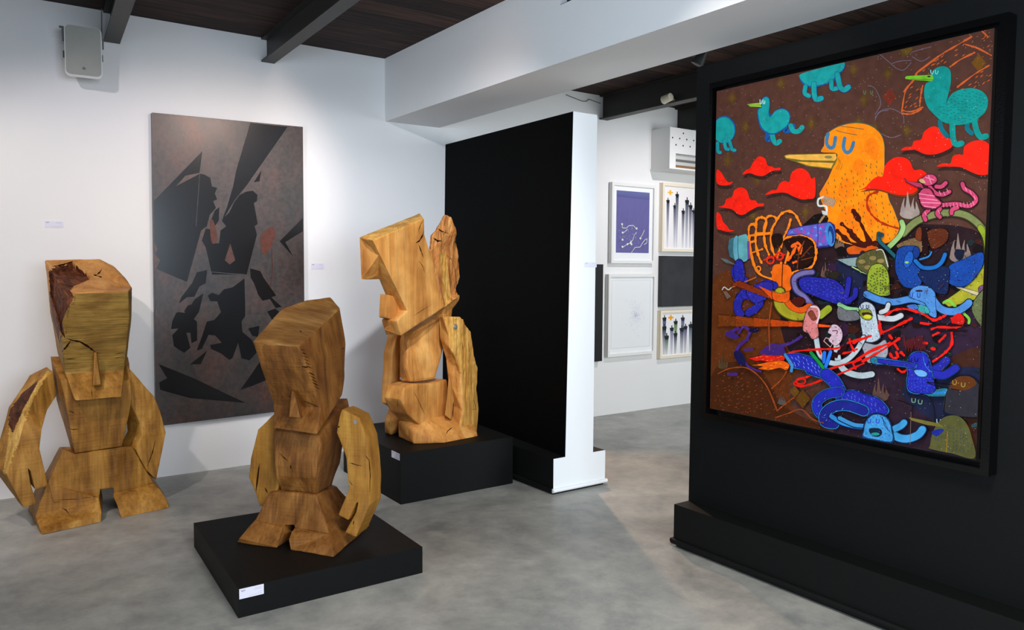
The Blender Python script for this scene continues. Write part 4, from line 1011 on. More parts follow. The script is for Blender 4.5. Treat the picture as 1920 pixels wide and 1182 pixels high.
# candle-like pale hose between bird and loop
L_('D', [(335, 430), (345, 470), (325, 520), (290, 560), (250, 600)], 9, (150, 186, 116))
B_('D', [(300, 590), (420, 540), (475, 560), (470, 640), (360, 640)], (120, 92, 60)); B_('D', [(470, 470), (520, 470), (520, 650), (480, 670)], (34, 12, 14), False)
B_('D', [(440, 480), (470, 470), (470, 560), (430, 540)], (110, 48, 24)); B_('D', [(520, 490), (640, 480), (650, 560), (560, 620), (525, 580)], (92, 40, 20))
# pink striped creature
PK, PKD = (198, 66, 104), (128, 30, 60)
for w_, c in ((9, PKD), (7.4, PK)):
    for q_ in ([(560, 320), (640, 310), (720, 305), (800, 320), (850, 280), (820, 230), (770, 200), (755, 165)], [(520, 350), (490, 380), (500, 415)], [(600, 340), (580, 370), (600, 395)], [(720, 330), (685, 345), (680, 370)], [(530, 190), (570, 230), (620, 240), (665, 220)], [(575, 185), (610, 185), (640, 160)]): L_('D', q_, w_, c)
B_('D', [(450, 230), (490, 190), (540, 200), (570, 250), (620, 300), (560, 345), (480, 330), (455, 280)], PKD); B_('D', [(454, 232), (490, 196), (536, 206), (564, 254), (612, 300), (558, 338), (484, 324), (459, 278)], PK)
B_('D', [(470, 135), (510, 102), (560, 105), (580, 140), (560, 165), (520, 180), (480, 165)], PK); B_('D', [(350, 125), (380, 148), (470, 160), (490, 200), (430, 185), (365, 152)], (172, 52, 84), False); B_('D', [(455, 140), (478, 130), (500, 160), (470, 158)], (196, 156, 110))
for a, b in (((455, 235), (560, 250)), ((458, 265), (580, 280)), ((470, 295), (600, 300)), ((490, 320), (570, 330)), ((500, 120), (560, 140)), ((520, 108), (540, 165))): L_('D', [a, b], 1.8, (232, 132, 160), smooth=False)
for i in range(9): x = 620+i*24; L_('D', [(x, 296+abs(i-6)*1), (x+6, 326)], 1.4, (226, 120, 150), smooth=False)
for x, y in ((600, 228), (630, 234), (652, 214), (830, 300), (840, 262), (812, 226), (780, 204), (500, 372), (592, 360)): L_('D', [(x-5, y-12), (x+6, y+12)], 1.3, (232, 140, 166), smooth=False)
# orange line hand on the left
pt.figures = False
OH = (246, 128, 22)
for q_ in ([(500, 880), (420, 850), (375, 790), (350, 700), (335, 590), (332, 500), (360, 475), (385, 500), (380, 600), (400, 700), (425, 760)],
           [(385, 500), (390, 440), (430, 425), (460, 450), (445, 520), (450, 620), (480, 700)], [(455, 440), (480, 415), (520, 420), (535, 450), (500, 520), (500, 640), (520, 700)], [(535, 450), (570, 400), (620, 378), (670, 400), (700, 450), (718, 490)],
           [(640, 440), (620, 510), (590, 570), (560, 660), (540, 720)], [(585, 590), (640, 562), (720, 552), (790, 580), (825, 640), (825, 720), (795, 790), (720, 820), (660, 830), (640, 870)], [(630, 670), (600, 760)], [(340, 560), (500, 540)], [(345, 690), (430, 660)], [(500, 830), (540, 870), (530, 960)], [(570, 760), (580, 960)], [(640, 850), (610, 900), (620, 960)], [(385, 545), (450, 540)], [(340, 610), (375, 600)]):
    L_('C', q_, 4.4, OH, jag=.45)
B_('C', [(590, 610), (650, 580), (740, 575), (800, 620), (815, 700), (780, 770), (720, 800), (690, 760), (640, 700)], (34, 14, 10))
B_('C', [(500, 560), (560, 545), (585, 590), (560, 640), (510, 640)], (34, 16, 10)); B_('C', [(505, 800), (560, 770), (640, 800), (640, 960), (520, 960)], (232, 100, 16))
for q_ in ([(650, 640), (690, 615), (715, 640), (712, 690)], [(680, 640), (650, 700), (620, 740)], [(700, 650), (706, 680)], [(660, 760), (680, 752)]): L_('C', q_, 5, (240, 96, 22), jag=.5)
for q_ in ([(740, 600), (700, 700), (690, 800)], [(790, 640), (720, 720)], [(800, 720), (720, 740)]): L_('C', q_, 2.2, (110, 48, 16), jag=.5)
L_('C', [(540, 620), (580, 700), (576, 900), (578, 1040)], 1.6, (54, 16, 10))
for x, y in ((490, 740), (558, 712)): L_('C', ell(x, y, 26, 26, 10), 3.6, (226, 42, 18), closed=True, jag=.5)
L_('C', [(440, 740), (520, 715), (600, 700)], 2, (220, 40, 20), jag=.5); L_('C', ell(402, 805, 16, 18, 8), 2.4, OH, closed=True)
# spray can and teal cuff
CANV, CANB = (70, 98, 190), (40, 40, 110)
B_('C', [(605, 560), (625, 510), (720, 488), (930, 456), (965, 480), (978, 560), (960, 620), (920, 645), (830, 655), (830, 610), (790, 575), (720, 550), (640, 560)], CANB, False)
B_('C', [(612, 555), (632, 516), (722, 494), (915, 463), (930, 540), (915, 632), (836, 642), (828, 610), (790, 570), (720, 545), (640, 553)], (96, 90, 184), False)
B_('C', ell(932, 552, 34, 88, 14, -.12), (60, 130, 200)); B_('C', ell(940, 552, 22, 66, 14, -.12), (30, 52, 120)); B_('C', ell(934, 570, 12, 44, 10, -.12), (70, 130, 190))
for a in ((680, 520), (740, 530), (800, 520), (860, 540), (840, 600), (880, 600), (790, 560), (700, 535), (870, 490), (890, 570)): B_('C', [(a[0]-16, a[1]), (a[0], a[1]-16), (a[0]+16, a[1]+2), (a[0], a[1]+15)], (150, 70, 160), False)
for a in ((720, 512), (770, 545), (830, 560), (860, 510), (820, 500), (860, 625), (900, 530), (650, 535)): B_('C', [(a[0]-13, a[1]+2), (a[0]+4, a[1]-13), (a[0]+13, a[1]+6)], (84, 150, 222), False)
L_('C', [(840, 478), (842, 560), (838, 640)], 1.2, CANB)
for q_ in ([(185, 590), (215, 572), (225, 735), (190, 715), (178, 650)], [(215, 575), (240, 570), (250, 740), (222, 738)]): B_('C', q_, (56, 104, 116), False)
B_('C', [(250, 575), (280, 555), (318, 556), (328, 640), (320, 740), (262, 742), (250, 660)], (94, 164, 170)); B_('C', [(222, 580), (250, 572), (252, 738), (228, 738), (216, 660)], (96, 160, 176)); L_('C', [(252, 576), (250, 660), (258, 742)], 1, (36, 62, 90))
B_('C', [(318, 600), (334, 600), (340, 730), (322, 736)], (108, 70, 150), False)
# blue figures at left and centre
pt.figures = True
BL = (38, 38, 150)
for q_ in ([(260, 760), (230, 830), (250, 880), (300, 890)], [(330, 960), (270, 1010), (245, 1090), (270, 1140)], [(300, 1000), (380, 990), (450, 920), (520, 930)], [(420, 1000), (400, 1080), (330, 1130)]): L_('C', q_, 14, BL, jag=.15)
B_('C', [(230, 760), (280, 745), (300, 830), (290, 900), (230, 880), (218, 820)], (34, 36, 150)); B_('C', [(320, 960), (440, 900), (510, 920), (480, 1010), (380, 1060), (330, 1020)], (44, 40, 150)); D_('C', [(230, 760), (450, 900), (480, 1000), (330, 1130), (250, 1120)], 70, 1, 4, -30, (80, 80, 200), 20)
B_('C', [(700, 890), (760, 860), (850, 870), (950, 880), (1020, 930), (1060, 1000), (1090, 1060), (1000, 1070), (900, 1040), (800, 1000), (720, 960)], (36, 38, 150)); L_('C', [(1040, 1040), (1060, 960), (1070, 880)], 9, BL); L_('C', [(1050, 1050), (1110, 1010), (1120, 960)], 9, BL)
D_('C', [(710, 890), (850, 880), (1000, 930), (1060, 1040), (900, 1020), (740, 960)], 90, 1.2, 5, 30, (72, 84, 214), 25)
for w_, c in ((12, (60, 52, 110)), (8, (112, 104, 160))): L_('C', [(800, 830), (720, 840), (665, 880), (680, 960), (740, 1010), (790, 1070)], w_, c)
# rollers at left
B_('C', [(120, 725), (170, 735), (235, 775), (160, 760)], (88, 100, 100), False); L_('C', [(210, 940), (380, 870)], 2.4, (160, 92, 50), smooth=False)
L_('C', [(200, 945), (180, 960), (150, 940), (135, 960)], 2, (190, 180, 170)); B_('C', [(140, 970), (170, 975), (200, 1010), (170, 1030)], (110, 84, 72), False)
# orange beams
B_('C', [(200, 920), (260, 890), (520, 1000), (520, 1040)], (130, 44, 16), False); B_('C', [(400, 930), (520, 980), (620, 1000), (600, 1050), (500, 1030)], (214, 72, 14), False)
for i in range(6): B_('E', [(104+i*130, 116+i*12), (250+i*130, 134+i*12), (250+i*130, 205+i*.5), (104+i*130, 210)][0:4], tuple(int(a+(b-a)*i/5) for a, b in zip((112, 52, 14), (236, 74, 10))), False)
B_('E', [(750, 176), (940, 198), (942, 214), (750, 212)], (246, 84, 16), False)
# yellow tube with orange mouth (lower centre-left)
for w_, c in ((22, (70, 70, 24)), (18, (160, 150, 36))): L_('C', [(560, 980), (555, 1060), (600, 1120), (680, 1150), (760, 1140)], w_, c)
L_('C', [(590, 1000), (640, 1080), (720, 1110), (780, 1080)], 11, (222, 84, 18)); B_('C', [(505, 975), (570, 990), (630, 970), (620, 1050), (520, 1040)], (232, 88, 16)); L_('C', [(505, 968), (570, 988), (632, 968)], 1.6, (120, 90, 30))
B_('C', [(640, 1040), (700, 1010), (750, 1040), (700, 1090)], (70, 20, 14)); L_('C', [(860, 1150), (920, 1100)], 13, (150, 160, 40), smooth=False)
# green bottle beak figure (right of centre)
B_('H', [(860, 575), (1050, 555), (1035, 640), (960, 630)], (128, 148, 148), False); L_('H', [(1052, 560), (1030, 600), (1040, 640)], 2, (220, 226, 216)); L_('H', [(990, 640), (1080, 680), (1155, 680), (1150, 705), (1060, 680)], 2.2, (166, 196, 120))
B_('H', [(1055, 560), (1182, 520), (1182, 680), (1100, 650), (1050, 630)], (82, 82, 46)); B_('D', [(20, 700), (60, 650), (150, 620), (215, 640), (245, 720), (230, 780), (140, 800), (40, 760)], (84, 80, 44))
for q_ in ell(60, 700, 22, 18)[:1]: pass
for x, y in ((60, 705), (135, 680), (190, 700), (100, 745)): B_('D', ell(x, y, 24, 15, 8), (140, 120, 70))
L_('D', [(160, 625), (205, 630), (240, 740)], 2, (190, 190, 180)); B_('D', [(95, 830), (120, 740), (190, 720), (240, 780), (252, 900), (240, 940), (110, 930)], (140, 156, 44)); D_('D', [(100, 820), (180, 740), (248, 800), (240, 930), (110, 920)], 80, 3, 5, 45, (70, 84, 36), 80)
L_('D', [(175, 510), (180, 560), (240, 620), (290, 670)], 6, (28, 88, 100)); B_('D', ell(190, 520, 24, 18, 8), (32, 66, 76))
# deep blue forms inside the loop
B_('D', [(300, 640), (340, 600), (440, 600), (460, 650), (440, 700), (470, 780), (470, 860), (420, 890), (340, 870), (290, 760)], (22, 62, 140)); B_('D', [(660, 740), (780, 680), (890, 640), (900, 720), (840, 820), (760, 880), (660, 850)], (22, 66, 150)); B_('D', [(450, 780), (650, 740), (660, 860), (640, 930), (540, 900)], (20, 34, 76))
for w_, c in ((9, (16, 40, 90)), (7, (28, 100, 176))): L_('D', [(430, 700), (480, 745), (560, 745), (610, 710), (635, 655)], w_, c)
B_('D', ell(382, 690, 30, 60, 12, .3), (30, 84, 170)); B_('D', ell(436, 640, 24, 40, 10), (20, 50, 120)); B_('D', ell(370, 710, 14, 8), (140, 180, 90)); L_('D', [(540, 640), (520, 670), (460, 690)], 3, (40, 120, 190))
# light blue dog heads
SB, SBD = (74, 130, 196), (24, 44, 96)
for w_, c in ((14, SBD), (12, SB)): L_('D', [(90, 930), (180, 970), (280, 985), (400, 965), (480, 985), (540, 1040)], w_, c)
for w_, c in ((15, SBD), (13, SB)): L_('D', [(520, 900), (560, 980), (620, 1040), (710, 1050), (780, 1010), (800, 990)], w_, c)
B_('D', [(385, 950), (400, 900), (450, 872), (520, 878), (565, 920), (570, 1000), (575, 1090), (520, 1070), (500, 1000), (440, 970)], SB); B_('D', [(430, 1010), (500, 1010), (530, 1060), (470, 1060)], (58, 150, 150)); B_('D', [(370, 1010), (430, 1000), (450, 1030), (400, 1040)], (60, 110, 190))
for x in (400, 452): L_('D', [(x-8, 925), (x-6, 950), (x+8, 950), (x+10, 925)], 1.6, (30, 60, 160))
B_('D', ell(455, 908, 26, 8, 8), (46, 40, 60)); D_('D', [(560, 990), (700, 1060), (790, 1000), (700, 1040)], 14, 1, 3, 0, SBD)
# white dog figure
WH, WD = (186, 190, 196), (48, 40, 70)
for q_, w_ in (([(150, 120), (200, 128), (260, 132), (310, 112)], 10), ([(180, 90), (215, 75), (228, 40)], 8)): L_('F', q_, w_+2, WD); L_('F', q_, w_, WH)
B_('F', [(32, 60), (60, 22), (100, 20), (140, 50), (155, 110), (170, 200), (180, 260), (130, 290), (70, 280), (50, 200), (40, 130)], WD); B_('F', [(36, 62), (62, 27), (100, 25), (136, 54), (150, 112), (165, 200), (174, 256), (128, 284), (74, 274), (54, 200), (44, 130)], (178, 190, 200)); D_('F', [(50, 140), (140, 130), (172, 250), (120, 282), (74, 270)], 60, 1, 3, 80, (90, 130, 170), 20)
B_('F', [(38, 80), (100, 70), (125, 110), (110, 140), (60, 130)], (130, 140, 40)); B_('F', [(58, 95), (110, 95), (118, 118), (80, 125)], (60, 24, 40)); B_('F', ell(92, 118, 26, 13), (206, 200, 40))
for x in (55, 92): L_('F', [(x-8, 42), (x-6, 62), (x+8, 62), (x+8, 44)], 1.4, (30, 40, 90))
L_('C', [(1000, 1070), (1060, 1100), (1130, 1108)], 8, (130, 190, 130)); B_('C', [(990, 1085), (1050, 1110), (1130, 1118), (1140, 1182), (1000, 1182)], (104, 104, 108)); B_('F', [(60, 290), (150, 300), (210, 270), (225, 360), (180, 410), (100, 420), (70, 360)], (150, 150, 160))
for w_, c in ((13, WD), (11, (176, 190, 196))): L_('E', [(980, 350), (985, 420), (1000, 480), (1050, 540), (1150, 570), (1240, 560)], w_, c); L_('E', [(830, 300), (850, 400), (900, 460), (980, 480), (1060, 450), (1130, 380), (1180, 290)], w_-2, c)
B_('E', [(745, 130), (780, 60), (830, 50), (856, 100), (842, 200), (846, 280), (800, 300), (770, 260), (730, 230)], (206, 120, 120)); B_('E', [(770, 110), (800, 90), (830, 150), (800, 160)], (130, 60, 40)); L_('E', [(790, 60), (840, 70), (852, 120), (834, 180)], 3, (226, 200, 206))
B_('E', [(915, 250), (945, 195), (990, 200), (1022, 250), (1015, 310), (975, 350), (920, 310), (940, 270)], (208, 176, 190)); L_('E', [(885, 315), (935, 360), (960, 310), (900, 290), (885, 315)], 1.6, (206, 160, 160), smooth=False); L_('E', [(950, 240), (985, 240), (980, 262)], 1.6, (90, 40, 70))
# red trombone lines
pt.figures = False
RL = (226, 28, 18)
for q_ in ([(630, 400), (720, 385), (860, 375), (960, 372), (1040, 352)], [(665, 625), (690, 600), (760, 580), (860, 545), (980, 505), (1160, 450)], [(665, 635), (720, 648), (800, 630), (900, 590), (1020, 550), (1180, 480)], [(1060, 330), (1110, 310), (1170, 295)], [(1075, 300), (1085, 340), (1110, 390)], [(960, 410), (1060, 400), (1130, 375)], [(870, 520), (890, 580)], [(1100, 480), (1120, 520)], [(850, 380), (860, 410)]): L_('E', q_, 3.6, RL, jag=.4)
L_('E', ell(715, 612, 34, 20, 10), 3, RL, closed=True, jag=.3)
for q_ in ([(170, 180), (190, 220), (300, 170), (380, 130)], [(210, 110), (270, 75), (350, 70), (450, 100), (520, 140), (560, 130), (600, 110)], [(0, 290), (60, 265), (110, 245)], [(0, 420), (100, 350), (240, 290)], [(60, 410), (200, 330), (300, 260)], [(440, 160), (510, 170)], [(510, 200), (560, 185), (640, 190), (700, 180)], [(640, 220), (640, 300), (590, 360), (520, 410)], [(520, 240), (560, 220)], [(560, 280), (600, 240)], [(290, 460), (320, 480), (350, 465)], [(240, 360), (260, 390), (290, 380), (280, 350)], [(170, 150), (180, 200), (180, 230)], [(640, 130), (710, 120)], [(235, 240), (250, 260)], [(270, 300), (290, 330)], [(310, 350), (330, 370)], [(460, 290), (480, 292)], [(510, 326), (530, 330)]):
    L_('F', q_, 4.6, RL, jag=.45)
B_('F', [(640, 130), (690, 95), (725, 140), (700, 185), (650, 170)], (206, 24, 18)); L_('F', [(500, 175), (600, 170), (740, 180)], 4, (30, 8, 12), jag=.5); L_('F', [(560, 215), (650, 210), (730, 215)], 3, (30, 10, 12), jag=.5); L_('E', [(930, 440), (1000, 400), (1040, 360)], 9, (40, 10, 16), jag=.6)
for i in range(16): x = 330+i*9; L_('F', [(x, 240+(i*37) % 40), (x+2, 310+(i*23) % 40)], 1.2, (110, 26, 22), smooth=False)
# blue flame-thrower creature
pt.figures = True
UB, UE = (36, 42, 170), (46, 140, 214)
for q_, c in (([(330, 440), (400, 425), (460, 405), (540, 408), (595, 430), (580, 465), (500, 470), (420, 460), (380, 462)], (222, 30, 22)), ([(350, 495), (420, 480), (500, 465), (580, 460), (632, 490), (610, 530), (560, 515), (480, 530), (400, 520), (430, 500)], (236, 92, 16))):
    B_('E', q_, c); D_('E', q_, 14, 2.2, 8, -8, (250, 150, 30) if c[1] > 60 else (240, 90, 30))
B_('E', [(600, 405), (700, 402), (790, 425), (880, 500), (940, 560), (880, 600), (760, 560), (740, 530), (650, 515)], UE, False); B_('E', [(606, 410), (700, 408), (786, 432), (872, 506), (930, 560), (880, 592), (765, 552), (745, 524), (655, 508)], UB, False)
B_('E', [(570, 392), (592, 386), (665, 490), (655, 548), (632, 545), (638, 500)], (60, 132, 190), False)
D_('E', [(640, 420), (780, 440), (900, 560), (760, 540), (650, 500)], 46, 1.3, 7, 60, (120, 150, 230), 10)
for w_, c in ((24, UE), (21, UB)): L_('E', [(900, 560), (960, 610), (1000, 680), (1030, 760)], w_, c)
for q_, c in (([(790, 400), (880, 510)], (18, 140, 60)), ([(890, 400), (885, 470)], (30, 110, 230)), ([(935, 395), (900, 500)], (40, 120, 236))): L_('E', q_, 6, c, smooth=False)
B_('E', [(1000, 740), (1050, 680), (1120, 675), (1190, 700), (1300, 740), (1370, 830), (1300, 880), (1200, 870), (1150, 850), (1060, 820)], UE); B_('E', [(1006, 744), (1052, 686), (1120, 681), (1190, 706), (1296, 746), (1360, 828), (1300, 872), (1200, 862), (1150, 843), (1062, 814)], (36, 40, 160))
D_('E', [(1010, 740), (1100, 690), (1300, 760), (1340, 830), (1150, 840)], 60, 1.2, 7, 70, (90, 110, 220), 10)
for w_, c in ((19, UE), (16, UB)): L_('E', [(1000, 690), (900, 710), (835, 770), (850, 840), (900, 870)], w_, c)
for w_, c in ((21, UE), (17, (30, 36, 130))): L_('E', [(1180, 830), (1060, 790), (960, 800), (895, 850), (895, 910), (960, 925)], w_, c)
for w_, c in ((10, UB), (7.5, UE)): L_('E', [(940, 870), (1020, 920), (1120, 945), (1200, 950)], w_, c)
D_('E', [(840, 760), (960, 700), (960, 720), (870, 780), (860, 850)], 24, 1, 6, -50, (110, 160, 230), 10); D_('E', [(890, 850), (1040, 780), (1060, 800), (920, 880), (940, 920), (900, 920)], 24, 1, 6, -40, (120, 170, 230), 10)
# light blue dog at the bottom
for w_, c in ((17, (20, 50, 110)), (14, (62, 150, 206))): L_('F', [(230, 850), (280, 900), (350, 915), (420, 890), (450, 855)], w_, c); L_('F', [(270, 850), (310, 830), (330, 810)], w_-2, c)
for w_, c in ((9, (20, 50, 110)), (7, (62, 140, 200))): L_('F', [(-90, 780), (0, 822), (60, 830), (110, 840)], w_, c)
B_('F', [(60, 870), (70, 820), (90, 780), (130, 750), (190, 755), (235, 790), (255, 850), (260, 940), (150, 930), (60, 910)], (24, 60, 120)); B_('F', [(66, 870), (75, 822), (96, 784), (132, 756), (188, 761), (229, 794), (248, 850), (252, 932), (150, 922), (68, 900)], (64, 144, 204))
B_('F', [(105, 850), (170, 850), (185, 880), (160, 900), (120, 890)], (20, 36, 60)); B_('F', ell(143, 884, 28, 10), (30, 150, 140))
for x in (102, 158): L_('F', [(x-8, 785), (x-8, 808), (x+8, 810), (x+10, 788)], 1.5, (36, 60, 190))
L_('F', [(190, 770), (205, 830), (240, 870)], 1.2, (24, 50, 110)); L_('F', [(175, 765), (200, 800), (225, 850)], 1, (24, 50, 110))
# blue dog with long snout
for w_, c in ((16, (40, 110, 190)), (14, (36, 40, 160))): L_('F', [(520, 470), (570, 440), (605, 405)], w_, c); L_('F', [(520, 490), (590, 500), (665, 455)], w_, c)
B_('F', [(350, 400), (380, 355), (430, 343), (480, 360), (505, 420), (520, 500), (545, 600), (615, 590), (605, 630), (480, 632), (365, 612), (345, 540), (350, 490), (345, 440)], (40, 120, 196)); B_('F', [(356, 402), (384, 361), (430, 349), (475, 366), (499, 424), (514, 505), (535, 596), (480, 622), (370, 604), (352, 540), (357, 490), (352, 440)], (36, 42, 168))
B_('F', [(120, 395), (150, 380), (350, 410), (420, 430), (400, 460), (340, 450), (200, 432), (140, 430)], (40, 110, 190), False); B_('F', [(150, 392), (350, 416), (410, 434), (395, 453), (340, 443), (200, 426), (150, 415)], (38, 42, 160), False); B_('F', ell(135, 402, 24, 24), (30, 120, 150))
B_('F', [(395, 470), (440, 465), (480, 485), (470, 510), (420, 505)], (100, 160, 220)); L_('F', [(545, 600), (615, 592), (600, 628), (480, 630)], 4, (30, 110, 120))
D_('F', [(360, 520), (510, 520), (530, 590), (480, 615), (370, 600)], 50, 1, 3.4, 80, (70, 110, 220), 12)
for x in (370, 410): L_('F', [(x-10, 385), (x-8, 408), (x+8, 410), (x+10, 390)], 1.6, (14, 16, 60))
L_('F', [(455, 380), (470, 440), (510, 480)], 1.2, (40, 120, 196))
# dark line birds, lower right
pt.figures = False
K1 = (14, 10, 14)
B_('F', [(610, 600), (640, 540), (700, 505), (770, 510), (830, 570), (845, 660), (830, 760), (720, 770), (600, 740), (590, 670)], (44, 42, 50)); B_('F', [(640, 540), (700, 508), (770, 514), (800, 560), (720, 600), (640, 590)], (92, 48, 18))
for q_ in ([(480, 548), (560, 575), (690, 598)], [(480, 545), (600, 560), (640, 560)], [(640, 530), (690, 505), (760, 505), (820, 560), (845, 660), (850, 780)], [(600, 640), (590, 740)], [(700, 772), (880, 790)], [(275, 658), (340, 680), (390, 700)], [(400, 635), (450, 625), (500, 650), (528, 720), (530, 800)], [(390, 700), (380, 740)]): L_('F', q_, 1.7, K1)
for x, y, c in ((660, 545, (150, 120, 50)), (716, 560, (140, 130, 60)), (393, 662, (110, 150, 120)), (436, 672, (110, 150, 120)), (556, 798, (150, 190, 190)), (618, 824, (120, 190, 190))): L_('F', [(x-12, y-10), (x-10, y+12), (x+8, y+14), (x+12, y-8)], 1.7, c)
B_('F', [(500, 960), (515, 880), (560, 800), (620, 765), (690, 770), (740, 820), (770, 900), (790, 1040), (640, 1010), (500, 980)], (84, 84, 44)); B_('F', [(510, 870), (560, 850), (590, 860), (540, 900)], (24, 40, 140)); B_('F', [(360, 775), (380, 778), (560, 815), (590, 840), (480, 825), (380, 795)], (112, 104, 44), False)
D_('F', [(520, 900), (620, 830), (740, 850), (775, 1000), (640, 1000)], 90, 1.8, 5, 80, (58, 62, 84), 10); L_('F', [(612, 870), (606, 1000)], 2.4, (128, 100, 24)); L_('F', [(780, 830), (850, 810), (875, 815)], 7, (40, 66, 70)); L_('F', [(376, 740), (370, 950)], .8, (120, 100, 90), smooth=False)
# purple figures & ochre line hill, lower left
PU = (66, 38, 120)
for q_, w_ in (([(165, 260), (210, 240), (250, 220)], 6), ([(320, 300), (260, 350), (240, 400), (270, 460)], 6), ([(270, 400), (310, 480), (340, 510), (420, 540)], 4), ([(430, 400), (500, 350), (560, 360)], 8), ([(560, 350), (640, 330), (720, 280)], 5), ([(180, 560), (240, 560)], 6), ([(260, 250), (290, 210), (340, 240), (320, 290)], 5), ([(300, 380), (360, 375)], 4)): L_('E', q_, w_, PU, jag=.2)
B_('E', [(440, 410), (480, 350), (560, 340), (600, 390), (560, 420)], (60, 36, 110)); B_('E', [(160, 270), (200, 240), (260, 280), (220, 300)], (58, 34, 110)); B_('E', ell(370, 235, 40, 18), (20, 16, 50)); B_('E', [(220, 400), (270, 390), (310, 470), (280, 500), (240, 460)], (24, 22, 70))
OB = (150, 66, 26)
for q_ in ([(105, 555), (180, 520), (280, 508), (350, 530), (420, 590), (480, 680), (540, 830)], [(500, 665), (570, 600), (610, 540)], [(540, 830), (600, 780), (680, 720)], [(500, 30), (480, 200), (485, 380)], [(530, 880), (620, 850), (720, 820), (800, 890), (880, 920)]): L_('E', q_, 2.2, OB, jag=.4)
D_('E', [(110, 580), (280, 540), (420, 620), (500, 760), (520, 850), (110, 820)], 80, 1.5, 6, -18, (140, 62, 26), 14); D_('E', [(520, 680), (640, 560), (860, 620), (820, 720), (620, 780)], 46, 1.4, 6, -42, (130, 58, 28), 20)
loz(1505, 748, 14, 18, (92, 58, 16)); loz(1490, 735, 9, 12, (104, 66, 20))
# short coloured chips between figures
for i in range(60):
    x, y = random.uniform(1480, 1850), random.uniform(470, 690); L_('P', [(x, y), (x+random.uniform(-8, 8), y+random.uniform(-8, 8))], 1.1, random.choice([(90, 40, 30), (60, 60, 90), (100, 80, 50), (20, 12, 16)]), smooth=False)
#PAINT_END
loc(finish('canvas', art.bm, M['paint_canvas'], ptg), ptg)

# ------------------------------------------------------------------ framed prints on the far wall
def picture(name, label, x0, x1, z0, z1, dep, bw, fm, inner, cat='picture', matw=None, matb=None, group='framed prints on the far wall'):
    """box frame hung on the back wall; inner(art painter rect) paints the print"""
    r = thing(name, label, cat, ((x0+x1)/2, WY, z0), group)
    yf = WY-dep
    bm = bmesh.new()
    for d in ((x0, x0+bw, z0, z1), (x1-bw, x1, z0, z1), (x0+bw, x1-bw, z0, z0+bw), (x0+bw, x1-bw, z1-bw, z1)): box(bm, d[0], d[1], yf, WY-.002, d[2], d[3])
    loc(finish('frame', bm, fm, r), r)
    if matw is not None:
        loc(box_obj('mat_board', (x0+bw-.001, x1-bw+.001, yf+.02, WY-.004, z0+bw-.001, z1-bw+.001), M['mat_board'], r, 0), r)
    mw = matw or 0
    inner(r, x0+bw+mw, x1-bw-mw, z0+bw+(matb if matb is not None else mw), z1-bw-mw, yf+.0195)
    return r
class Flat:
    """painted shapes in metres on a plane y = const"""
    def __init__(s, y, x0, x1, z0, z1):
        s.bm = bmesh.new(); s.col = s.bm.loops.layers.float_color.new('Col'); s.y = y; s.R = (x0, x1, z0, z1); s.k = 0
    def P(s, u, v): x0, x1, z0, z1 = s.R; return (x0+(x1-x0)*u, s.y-.00004*s.k, z1-(z1-z0)*v)
    def poly(s, pts, cols):
        s.k += 1
        if isinstance(cols[0], int): cols = [cols]*len(pts)
        vs_ = [s.bm.verts.new(s.P(max(0, min(1, u)), max(0, min(1, v)))) for u, v in pts]
        f = s.bm.faces.new(vs_); f.normal_update()
        if f.normal.y > 0: f.normal_flip()
        for l in f.loops: l[s.col] = lin(cols[vs_.index(l.vert)])
        if len(pts) > 4: bmesh.ops.triangulate(s.bm, faces=[f])
    def seg(s, a, b, w_, c):
        x0, x1, z0, z1 = s.R; asp = (x1-x0)/(z1-z0)
        dx, dy = (b[0]-a[0])*asp, b[1]-a[1]; l = math.hypot(dx, dy) or 1; nx, ny = -dy/l*w_/asp, dx/l*w_
        s.poly([(a[0]-nx, a[1]-ny), (b[0]-nx, b[1]-ny), (b[0]+nx, b[1]+ny), (a[0]+nx, a[1]+ny)], c)
    def done(s, r): loc(finish('print', s.bm, M['print'], r), r)
def violet(r, x0, x1, z0, z1, y):
    a = Flat(y, x0, x1, z0, z1); rr = random.Random(3)
    a.poly([(0, 0), (1, 0), (1, 1), (0, 1)], (104, 100, 158))
    a.poly([(0, .03), (1, .0), (1, .12), (0, .1)], [(96, 108, 160), (104, 112, 164), (92, 88, 142), (90, 86, 140)])
    for i in range(130):
        u, v = rr.random(), rr.uniform(.15, .95); l = rr.uniform(.02, .06); t = rr.uniform(0, 3.1)
        a.seg((u, v), (u+math.cos(t)*l, v+math.sin(t)*l), .0012, (112, 104, 156))
    white = (226, 230, 222)
    for ch in ([(.16, .54), (.18, .6), (.3, .6), (.36, .56), (.5, .55), (.58, .6)], [(.2, .68), (.33, .62)], [(.2, .91), (.32, .86), (.42, .84), (.5, .78), (.52, .72), (.6, .66)], [(.45, 1), (.56, .91), (.72, .9), (.78, .84), (.86, .78), (.93, .76), (.92, .83), (.84, .86)], [(.7, .77), (.78, .7), (.84, .62)], [(.4, .84), (.44, .8), (.46, .87), (.4, .84)]):
        for p, q_ in zip(ch[:-1], ch[1:]): a.seg(p, q_, .005, white)
    for u, v in ((.16, .54), (.18, .675), (.18, .79), (.18, .905), (.42, .84), (.45, .86), (.72, .76), (.6, .6), (.33, .86)):
        a.poly([(u+math.cos(t)*.03, v+math.sin(t)*.018) for t in [PI*j/4 for j in range(8)]], white)
    for i in range(26):
        u, v = rr.uniform(.1, .65), rr.uniform(.55, .93); t = rr.uniform(0, 3.1); a.seg((u, v), (u+.06*math.cos(t), v+.04*math.sin(t)), .0022, (176, 178, 196))
    a.done(r)
